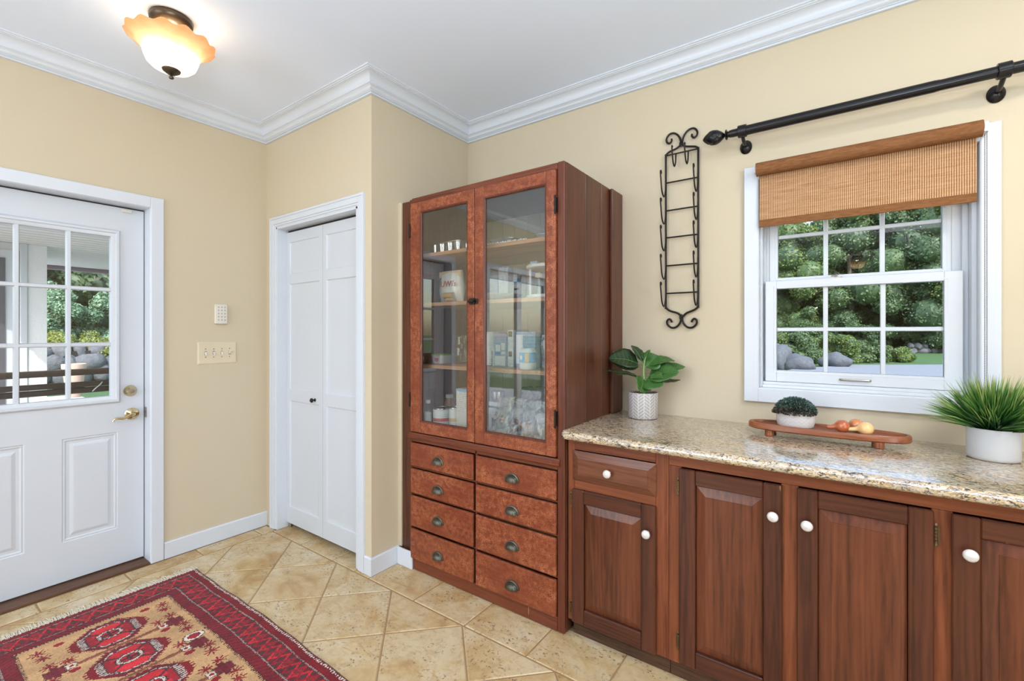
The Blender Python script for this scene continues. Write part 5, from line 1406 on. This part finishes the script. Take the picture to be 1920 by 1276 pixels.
for n_, ac in enumerate(rows_):
    da, dbb = np.abs(ja-ac), np.abs(jb2-cb)
    o8 = np.maximum(np.maximum(da/0.108, dbb/0.112), (da/0.108+dbb/0.112)/1.42)
    jag = 1+0.07*(np.mod(jb2+ja, 0.024) < 0.012)
    put(field & (o8 < jag), WINE*1.1)
    tooth = (dbb > 0.095) & (dbb < 0.128+0.012*(np.mod(ja, 0.018) < 0.009)) & (da < 0.062-0.9*(dbb-0.095)); put(field & tooth, RED*0.7)
    put(o8 < 0.88, DK); put(o8 < 0.85, CR*0.80); put((o8 < 0.85) & (hsh(np.floor(A/0.006), np.floor(B/0.006), 5) < 0.42), DK*2)
    put(o8 < 0.775, DK); put(o8 < 0.75, RED*1.1)
    put((o8 < 0.75) & (da > 0.020) & (dbb < 0.055), BR*1.1); put((o8 < 0.75) & (np.abs(da-dbb*0.9) < 0.008), DK*1.5)
    put((dbb > 0.074) & (o8 < 0.86) & (da < 0.055), DK*1.6); put((dbb > 0.080) & (o8 < 0.92) & (np.mod(ja, 0.013) < 0.007) & (da < 0.055), CR*0.8)
    i8 = np.maximum(np.maximum(da/0.040, dbb/0.048), (da/0.040+dbb/0.048)/1.42)
    put(i8 < 0.97, DK); put(i8 < 0.87, CR*0.9); put((i8 < 1.0) & (hsh(np.floor(A/0.006), np.floor(B/0.006), 8) < 0.25), DK*2); put(i8 < 0.66, DK*1.5); put(i8 < 0.55, BR*0.8); put((i8 < 0.55) & ((da < 0.006) | (dbb < 0.006)), DK)
    # divider line with a stepped cross at each end
    al = ac+0.127
    if al < LN-0.22:
        put(field & (np.abs(ja-al) < 0.0080) & (np.abs(jb2-cb) < 0.175), BRN*1.5)
        put(field & (np.abs(ja-al-0.012) < 0.003) & (np.abs(jb2-cb) < 0.165), BRN*2)
        for sgn in (-1, 1):
            bc = cb+sgn*0.196; da2, db2 = np.abs(ja-al), np.abs(jb2-bc)
            put(field & (da2 < 0.028) & (db2 < 0.034), BRN); put(field & (da2 < 0.024) & (db2 < 0.030), WINE*1.4); put(field & ((da2 > 0.008) & (da2 < 0.030)) & (db2 > 0.004) & (db2 < 0.034) & (np.mod(jb2, 0.014) < 0.007), DK*1.2)
            put(field & (da2 < 0.045) & (db2 < 0.012), WINE)
            b2 = cb+sgn*0.152; db3 = np.abs(jb2-b2); put(field & (da2 < 0.020) & (db3 < 0.018), BRN); put(field & (da2 < 0.016) & (db3 < 0.014), CR); put(field & (da2 < 0.008) & (db3 < 0.007), RED)
    for sgn in (-1, 1):
        # small floral sprigs beside the medallion
        for oa, ob, kind in ((-0.088, 0.150, 0), (0.078, 0.150, 1), (-0.022, 0.208, 1), (-0.075, 0.215, 1), (0.062, 0.205, 2 if n_ % 2 == 1 else 1)):
            aa, bb = ja-(ac+oa), jb2-(cb+sgn*ob)
            r2 = np.hypot(aa, bb); th = np.arctan2(aa, bb)
            if kind == 0: put(field & ((aa/0.014)**2+(bb/0.019)**2 < 1), RED*0.9)
            elif kind == 1: put(field & (r2 < 0.008+0.020*np.abs(np.cos(4*th))**2), np.where(1, RED*0.85, DK)); put(field & (r2 < 0.031) & (np.abs(np.sin(4*th)) < 0.2), DK*1.6)
            else:
                e8 = np.maximum(np.maximum(np.abs(aa)/0.028, np.abs(bb)/0.036), (np.abs(aa)/0.028+np.abs(bb)/0.036)/1.42)
                put(field & (e8 < 1.12), DK); put(field & (e8 < 1.0), CR); put(field & (e8 < 0.68), DK); put(field & (e8 < 0.58), RED)
# yarn variation and abrash
var = 0.80+0.40*hsh(np.floor(A/ST), np.floor(B/ST), 3)
colr *= var[..., None]
abr = 1+0.10*np.sin(A*31)+0.06*np.sin(A*77+1.3)
colr *= abr[..., None]
# geometry: pile with slight relief and a softly waving edge
ia, ib = np.meshgrid(np.arange(na+1), np.arange(nb_+1), indexing='ij')
edge_wave = 0.006*np.sin(ia*ST*5.2+0.6)+0.002*np.sin(ia*ST*23)
Xr = ia*ST; Yr = ib*ST
fz = 0.0085+0.0012*(hsh(ia, ib, 4)-0.5)
rim = (ia < 2) | (ia > na-2) | (ib < 2) | (ib > nb_-2)
fz = np.where(rim, 0.0012, fz)
Vr = np.stack([Xr, -(Yr)-edge_wave*(1-Yr/RW)-0.004*np.sin(Xr*4)*0, fz+0.0004], -1).reshape(-1, 3)
idx = (ia*(nb_+1)+ib)[:-1, :-1].ravel()
Fr_ = np.stack([idx, idx+1*(nb_+1), idx+(nb_+1)+1, idx+1], 1)[:, ::-1]
me = np_mesh('pile', Vr, Fr_, None)
ca = me.color_attributes.new('yarn', 'FLOAT_COLOR', 'CORNER')
cc = np.ones((len(Fr_), 4, 4), dtype=np.float32); cc[:, :, :3] = np.clip(colr, 0, 1).reshape(-1, 3)[:, None, :]
ca.data.foreach_set('color', cc.ravel())
t = NT('knotted_wool'); at = t.n('VertexColor'); at.layer_name = 'yarn'
v = t.coord(); nn = t.noise(v, 420, 2, 0.6)
t.bsdf(t.mix(0.35, at.outputs[0], t.mix(nn, (0.55, 0.55, 0.55), (1.5, 1.5, 1.5)), 'MULTIPLY'), 0.92, 0, t.bump(nn, 0.6, 0.003), 0, 0.15, Sheen_Weight=0.10)
me.materials.append(t.m)
rug = empty('rug', (RX0, RY1, 0.0), 'dark red and tan oriental rug with three dark red medallions and a fringed end', 'rug')
o = bpy.data.objects.new('pile', me); COL.objects.link(o); o.parent = rug
me.validate()
fv = MB()
for ex, sg in ((0.0, -1), (RL, 1)):
    for k in range(260):
        b = RW*(k+0.5)/260; a = random.uniform(-0.5, 0.5); L = random.uniform(0.035, 0.062)
        p0 = (RX0+ex, RY1-b, 0.0035)
        fv.tube([p0, (p0[0]+sg*L*0.5, p0[1]+0.006*a, 0.0045+random.uniform(0, 0.003)), (p0[0]+sg*L, p0[1]+0.020*a, 0.0015+random.uniform(0, 0.002))], 0.0017, 4)
fo = fv.build('fringe', plain('cream_cotton_fringe', (0.66, 0.60, 0.48), 0.9), rug); fo['kind'] = 'stuff'

# ================================================================== OUTSIDE
GZ = -0.18
lawn = plain('mown_grass', (0.055, 0.125, 0.04), 0.9, bumpy=(30, 0.8, 0.03), var=0.5)
asph = plain('pale_driveway', (0.20, 0.215, 0.25), 0.85, bumpy=(20, 0.4, 0.01), var=0.12)
conc = plain('porch_concrete', (0.55, 0.56, 0.58), 0.8, var=0.08)
def ground(name, poly, z0, z1, mat, kind='structure'):
    o = MB().prism(poly, z0, z1).build(name, mat, smooth=False); return tag(o, kind=kind)
ground('ground', [(-300, 2.75), (300, 2.75), (300, 500), (-300, 500)], GZ-0.25, GZ-0.06, lawn)
ground('ground', [(-300, -200), (-3.60, -200), (-3.60, 2.745), (-300, 2.745)], GZ-0.25, GZ-0.06, lawn)
# driveway (far edge seen through the window)
dy = [(-3.8, 6.0), (9.0, 6.0), (30.0, 30.0), (16.0, 33.5), (4.2, 30.2), (0.6, 27.4), (-1.4, 23.2), (-2.4, 18.0)]
ground('driveway', dy, GZ-0.055, GZ-0.01, asph)
ground('porch_floor', [(-14.5, -6), (-3.62, -6), (-3.62, 2.74), (-14.5, 2.74)], GZ-0.055, -0.10, conc)
# porch soffit of separate boards, the wing wall and the railing
sof = plain('greige_soffit_board', (0.78, 0.72, 0.66), 0.7, var=0.04)
pr = empty('porch_roof', (-6.2, 0.0, 2.30), 'porch ceiling of narrow greige boards with a mauve fascia outside the door', 'porch roof')
for k in range(34):
    x = -3.66-0.158*k
    BX(x-0.140, x, 0.15, 4.6, 2.300, 2.3245).build('soffit_board', sof, pr, smooth=False)
BX(-9.08, -3.60, 0.15, 4.6, 2.325, 2.50).build('roof_deck', M['dark'], pr, smooth=False)
BX(-9.12, -9.04, 0.15, 4.6, 2.245, 2.50).build('fascia', plain('mauve_fascia', (0.30, 0.22, 0.25), 0.6), pr, smooth=False)
stuc = plain('white_stucco', (0.88, 0.88, 0.90), 0.9, bumpy=(70, 0.8, 0.006), var=0.03)
pw = empty('house_wing', (-7.5, -0.5, -0.1), 'white stucco wing of the house with a dark door, seen through the left door', 'building')
BX(-8.3, -7.10, 0.964, 1.110, -0.10, 2.298).build('stucco_pier', stuc, pw, smooth=False)
BX(-8.2, -7.14, -1.35, 0.963, -0.10, 2.298).build('wall', stuc, pw, smooth=False)
BX(-7.139, -7.085, 0.906, 0.961, -0.10, 2.298).build('corner_trim', M['trim'], pw, bevel=0.004)
BX(-7.139, -7.11, -0.25, 0.895, -0.10, 2.22).build('door_casing', M['trim'], pw, bevel=0.004)
BX(-7.109, -7.10, -0.16, 0.800, -0.08, 2.13).build('door', plain('slate_door', (0.10, 0.10, 0.12), 0.5), pw, smooth=False)
rail = empty('porch_railing', (-4.6, 0.8, -0.1), 'dark brown porch railing with two broad horizontal bars outside the door', 'railing')
rbm = plain('dark_brown_rail', (0.045, 0.028, 0.022), 0.4, var=0.3)
BX(-4.64, -4.58, -1.2, 2.6, 1.026, 1.070).build('top_bar', rbm, rail, bevel=0.004)
BX(-4.64, -4.60, -1.2, 2.6, 0.936, 0.974).build('lower_bar', rbm, rail, bevel=0.004)
BX(-4.66, -4.61, -1.2, 2.6, 0.889, 0.930).build('lower_bar', rbm, rail, bevel=0.004)
for y in (-1.15, 0.98-1.9, 2.55): BX(-4.66, -4.56, y-0.04, y+0.04, -0.099, 1.025).build('post', rbm, rail, bevel=0.004)
for y in (-0.4, 0.25, 0.80, 1.3, 1.9): BX(-4.63, -4.61, y-0.05, y+0.12, 0.9305, 0.9355).build('spacer', rbm, rail, smooth=False)
MB().tube([(-4.60, 1.02, 0.965), (-4.56, 1.00, 0.95), (-4.56, 0.975, 0.925), (-4.58, 0.96, 0.90)], 0.004, 6, 4).build('cable', M['vinyl'], rail)
# terracotta pot
tp = MB().lathe([(0.22, 0), (0.25, 0.02), (0.33, 0.42), (0.35, 0.52), (0.37, 0.58), (0.36, 0.62), (0.40, 0.64), (0.41, 0.74), (0.37, 0.75), (0.34, 0.60), (0.0001, 0.60)], (-14.0, 2.62, -0.0995), 32, sx=0.52, sy=0.52)
tag(tp.build('plant_pot', plain('pale_terracotta', (0.56, 0.38, 0.30), 0.8, var=0.12), angle=40), 'large pale terracotta pot on the patio beyond the railing', 'planter')

def boulder(mb, c, r_, seed, sub=2, flat_=0.75):
    rs = np.random.default_rng(seed)
    bm = bmesh.new(); bmesh.ops.create_icosphere(bm, subdivisions=sub, radius=1.0)
    off = Vector(rs.uniform(-20, 20, 3))
    sc3 = rs.uniform(0.8, 1.2, 3)
    vs = []
    for v_ in bm.verts:
        q = v_.co.copy(); dsp = 1+0.34*mnoise.noise(q*1.1+off)+0.10*mnoise.noise(q*3+off)
        vs.append((c[0]+q.x*dsp*r_[0]*sc3[0], c[1]+q.y*dsp*r_[1]*sc3[1], c[2]+q.z*dsp*r_[2]*flat_*1.1))
    fs = [tuple(v_.index for v_ in f.verts) for f in bm.faces]
    bm.free()
    return mb.add(vs, fs)
stn = plain('grey_fieldstone', (0.125, 0.13, 0.15), 0.85, bumpy=(8, 0.8, 0.03), var=0.5)
stn2 = plain('dark_boulder', (0.085, 0.095, 0.115), 0.85, bumpy=(6, 0.7, 0.04), var=0.5)
# retaining wall seen through the door
sw_ = empty('retaining_wall', (-19.6, 4.0, GZ-0.06), 'dry-laid grey fieldstone retaining wall behind the terracotta pot', 'stone wall')
BX(-19.75, -19.60, -2.5, 9.5, GZ-0.05, GZ+0.95).build('backing', M['dark'], sw_, smooth=False)
k = 0
for row, (z, h) in enumerate(((0.02, 0.42), (0.40, 0.40), (0.78, 0.34))):
    y = -2.5+0.2*row
    while y < 9.5:
        w = random.uniform(0.30, 0.62)
        boulder(MB(), (-19.6+random.uniform(-0.05, 0.05)+0.05*row*-1, y+w/2, GZ+z+h*0.45), (0.20, w*0.60, h*0.86), 100+k, 2, 0.8).build('stone', stn, sw_, angle=40)
        y += w; k += 1
# low wall beyond the driveway, seen at the right of the window
lw = empty('field_wall', (5.2, 48.0, GZ-0.06), 'low rough fieldstone wall along the edge of the woods', 'stone wall')
k = 0
for row in range(2):
    s = -0.8
    while s < 8.0:
        w = random.uniform(0.40, 0.95)
        t_ = (s+w/2); p = Vector((5.2, 47.8, 0))+Vector((0.82, 0.57, 0))*t_
        boulder(MB(), (p.x, p.y, GZ+0.12+row*0.34), (w*0.52, 0.35, 0.30), 400+k, 2, 0.85).build('stone', stn, lw, angle=40)
        s += w; k += 1
for i, (c, r_, lab) in enumerate((((-2.02, 23.3, 0.10), (0.62, 0.6, 0.62), 'large grey boulder at the left edge of the driveway'), ((-1.30, 23.0, -0.02), (0.55, 0.5, 0.42), 'dark rounded boulder leaning against the large one by the driveway'), ((-2.35, 23.6, 0.62), (0.34, 0.35, 0.30), 'pale stone on top of the boulders by the driveway'), ((-0.05, 25.9, 0.02), (0.50, 0.45, 0.36), 'low grey boulder at the far edge of the driveway'))):
    tag(boulder(MB(), c, r_, 900+i, 3, 1.0).build('boulder', stn2, angle=60), lab, 'rock')

def leaves(centers, radii, n, size, seed, zsq=0.8):
    """leaf quads clustered around the clump centres"""
    r_ = np.random.default_rng(seed)
    ci = r_.integers(0, len(centers), n)
    dv = r_.normal(0, 1, (n, 3)); dv /= np.linalg.norm(dv, axis=1)[:, None]
    rr = radii[ci]*(0.55+0.5*r_.random(n))
    C = centers[ci]+dv*rr[:, None]*np.array([1, 1, zsq])
    nv = dv*0.7+r_.normal(0, 0.6, (n, 3))+np.array([0, 0, 0.35]); nv /= np.linalg.norm(nv, axis=1)[:, None]
    a_ = np.cross(nv, r_.normal(0, 1, (n, 3))); a_ /= np.linalg.norm(a_, axis=1)[:, None]
    b_ = np.cross(nv, a_)
    s = size*(0.6+0.8*r_.random(n))[:, None]
    V = np.stack([C-a_*s, C+b_*s*0.6, C+a_*s, C-b_*s*0.6], 1).reshape(-1, 3)
    return V
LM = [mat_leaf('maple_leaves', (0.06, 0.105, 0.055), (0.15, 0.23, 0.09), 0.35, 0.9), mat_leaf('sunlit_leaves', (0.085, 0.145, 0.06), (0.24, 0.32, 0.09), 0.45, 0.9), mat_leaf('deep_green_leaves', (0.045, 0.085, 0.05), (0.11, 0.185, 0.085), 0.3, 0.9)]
bark = plain('grey_brown_bark', (0.13, 0.11, 0.09), 0.95, bumpy=(12, 0.9, 0.03), var=0.4)
def tree(x, y, h, cr_, n, size, mat, label, group, seed, low=0.12, cat='tree', name='tree'):
    random.seed(seed)
    t = empty(name, (x, y, GZ-0.06), label, cat, group)
    tr_ = MB().tube([(x, y, GZ-0.06), (x+0.1, y, GZ+h*0.3), (x-0.1, y+0.1, GZ+h*0.6), (x, y, GZ+h*0.9)], 0.022*h, 8, 3, (1.0, 0.25))
    for q in range(6):
        a = random.random()*2*PI; z = h*random.uniform(0.3, 0.7)
        tr_.tube([(x, y, GZ+z), (x+math.cos(a)*cr_*0.4, y+math.sin(a)*cr_*0.4, GZ+z+h*0.08), (x+math.cos(a)*cr_*0.8, y+math.sin(a)*cr_*0.8, GZ+z+h*0.12)], 0.007*h, 6, 0, (1, 0.3))
    tr_.build('trunk', bark, t)
    K = 40; cs_, rs = [], []
    for q in range(K):
        u = (q+random.random())/K; z = h*(low+(0.97-low)*u); prof_ = math.sin(PI*min(1, 0.12+0.85*u))**0.6
        a = random.random()*2*PI; rad = cr_*prof_*math.sqrt(random.random())*0.95
        cs_.append((math.cos(a)*rad, math.sin(a)*rad, z)); rs.append(cr_*random.uniform(0.22, 0.40))
    V = leaves(np.array(cs_), np.array(rs), n, size, seed)
    me = np_mesh('crown', V, np.arange(len(V)).reshape(-1, 4), mat)
    o = bpy.data.objects.new('crown', me); COL.objects.link(o); o.parent = t; o.location = (0, 0, 0.06); o['kind'] = 'stuff'
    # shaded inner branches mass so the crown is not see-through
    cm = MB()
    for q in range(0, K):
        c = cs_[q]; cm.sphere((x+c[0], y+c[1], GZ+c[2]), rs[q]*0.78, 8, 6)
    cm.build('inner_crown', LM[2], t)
    random.seed(seed+1)
    return t
# woods beyond the driveway, fanned along the line of sight and well past it on both sides
k = 0
for row, (dist, hh_, step) in enumerate(((50, 12.0, 3.7), (58, 13.0, 4.2))):
    s = -17.0+row*1.7
    while s < 17:
        p = Vector((0.085, 0.996, 0))*dist+Vector((0.996, -0.085, 0))*(s+2.0)
        if row == 0: p += Vector((0.0, 1.0, 0))*(s*0.10)
        near = -16 < s < 7
        tree(p.x, p.y, hh_*random.uniform(0.95, 1.08), 3.9, 42000 if near else 7000, 0.105 if near else 0.26, LM[(k*2+row) % 3], 'leafy green tree in the woods beyond the driveway', 'trees in the woods beyond the driveway', 20+k, 0.08)
        s += step*random.uniform(0.85, 1.15); k += 1
def bush(x, y, rx, ry, h, n, size, mat, label, group, seed, z0=GZ-0.06, cat='shrub', name='shrub'):
    random.seed(seed)
    t = empty(name, (x, y, z0), label, cat, group)
    cs_, rs = [], []
    for q in range(26):
        a = random.random()*2*PI; u = math.sqrt(random.random()); z = h*random.uniform(0.15, 0.80)*(1-0.45*u*u)
        cs_.append((math.cos(a)*u*rx*0.8, math.sin(a)*u*ry*0.8, z)); rs.append(min(rx, ry, h)*random.uniform(0.22, 0.36))
    V = leaves(np.array(cs_), np.array(rs), n, size, seed)
    me = np_mesh('foliage', V, np.arange(len(V)).reshape(-1, 4), mat)
    o = bpy.data.objects.new('foliage', me); COL.objects.link(o); o.parent = t; o['kind'] = 'stuff'
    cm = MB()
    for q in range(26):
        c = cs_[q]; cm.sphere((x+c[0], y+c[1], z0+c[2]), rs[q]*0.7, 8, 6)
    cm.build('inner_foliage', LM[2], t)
    return t
G_ = 'shrubs along the far side of the driveway'
for i, (x, y, rx, h) in enumerate(((-3.6, 27.0, 1.7, 2.7), (-2.0, 27.6, 1.5, 2.4), (-0.4, 29.4, 1.5, 2.0), (1.0, 31.0, 1.3, 1.5), (2.6, 32.4, 1.2, 1.1), (-5.6, 27.5, 1.8, 2.8))):
    bush(x, y, rx, rx*0.8, h, 15000, 0.05, LM[1] if i % 2 == 0 else LM[0], 'bright green leafy shrub at the far side of the driveway', G_, 300+i)
for i, (x, y, rx, h) in enumerate(((1.4, 46.5, 2.4, 4.2), (4.6, 50.0, 2.4, 3.6), (8.2, 51.5, 2.4, 3.8), (-2.4, 46.0, 2.4, 4.6), (11.8, 53.0, 2.4, 3.8), (-6.5, 44.0, 2.6, 4.6), (3.0, 54.0, 3.0, 4.5), (7.5, 57.0, 3.0, 4.5), (-1.0, 53.0, 3.0, 4.5))):
    bush(x, y, rx, rx*0.8, h, 16000, 0.085, LM[2] if i % 2 == 0 else LM[0], 'mid green undergrowth in front of the woods', 'undergrowth in front of the woods', 340+i)
LY_ = mat_leaf('yellow_green_shrub', (0.17, 0.24, 0.05), (0.46, 0.46, 0.12), 0.35, 1.5)
LD_ = mat_leaf('silvery_green_shrub', (0.06, 0.16, 0.09), (0.34, 0.50, 0.34), 0.25, 1.2)
for i in range(9):
    y = -1.2+i*1.15
    bush(-20.3, y, 0.8, 0.75, 1.20, 14000, 0.030, LY_, 'low yellow-green shrub on top of the retaining wall', 'yellow-green shrubs above the retaining wall', 500+i, GZ+0.60)
for i, (x, y, rx, h) in enumerate(((-22.6, 1.6, 1.5, 3.7), (-22.8, 3.7, 1.6, 4.2), (-22.6, 5.8, 1.5, 4.0), (-22.9, 8.0, 1.6, 3.8), (-22.7, -0.6, 1.5, 3.8))):
    bush(x, y, rx, rx, h, 30000, 0.045, LD_, 'tall silvery green shrub behind the yellow-green shrubs', 'tall shrubs behind the retaining wall', 540+i, GZ+0.5)
for i in range(8):
    tree(-27.5+random.uniform(-1, 1), -5.0+2.9*i, 11.0, 3.4, 16000, 0.13, LM[2], 'dark green tree at the back of the garden', 'dark trees at the back of the garden', 600+i, 0.05)
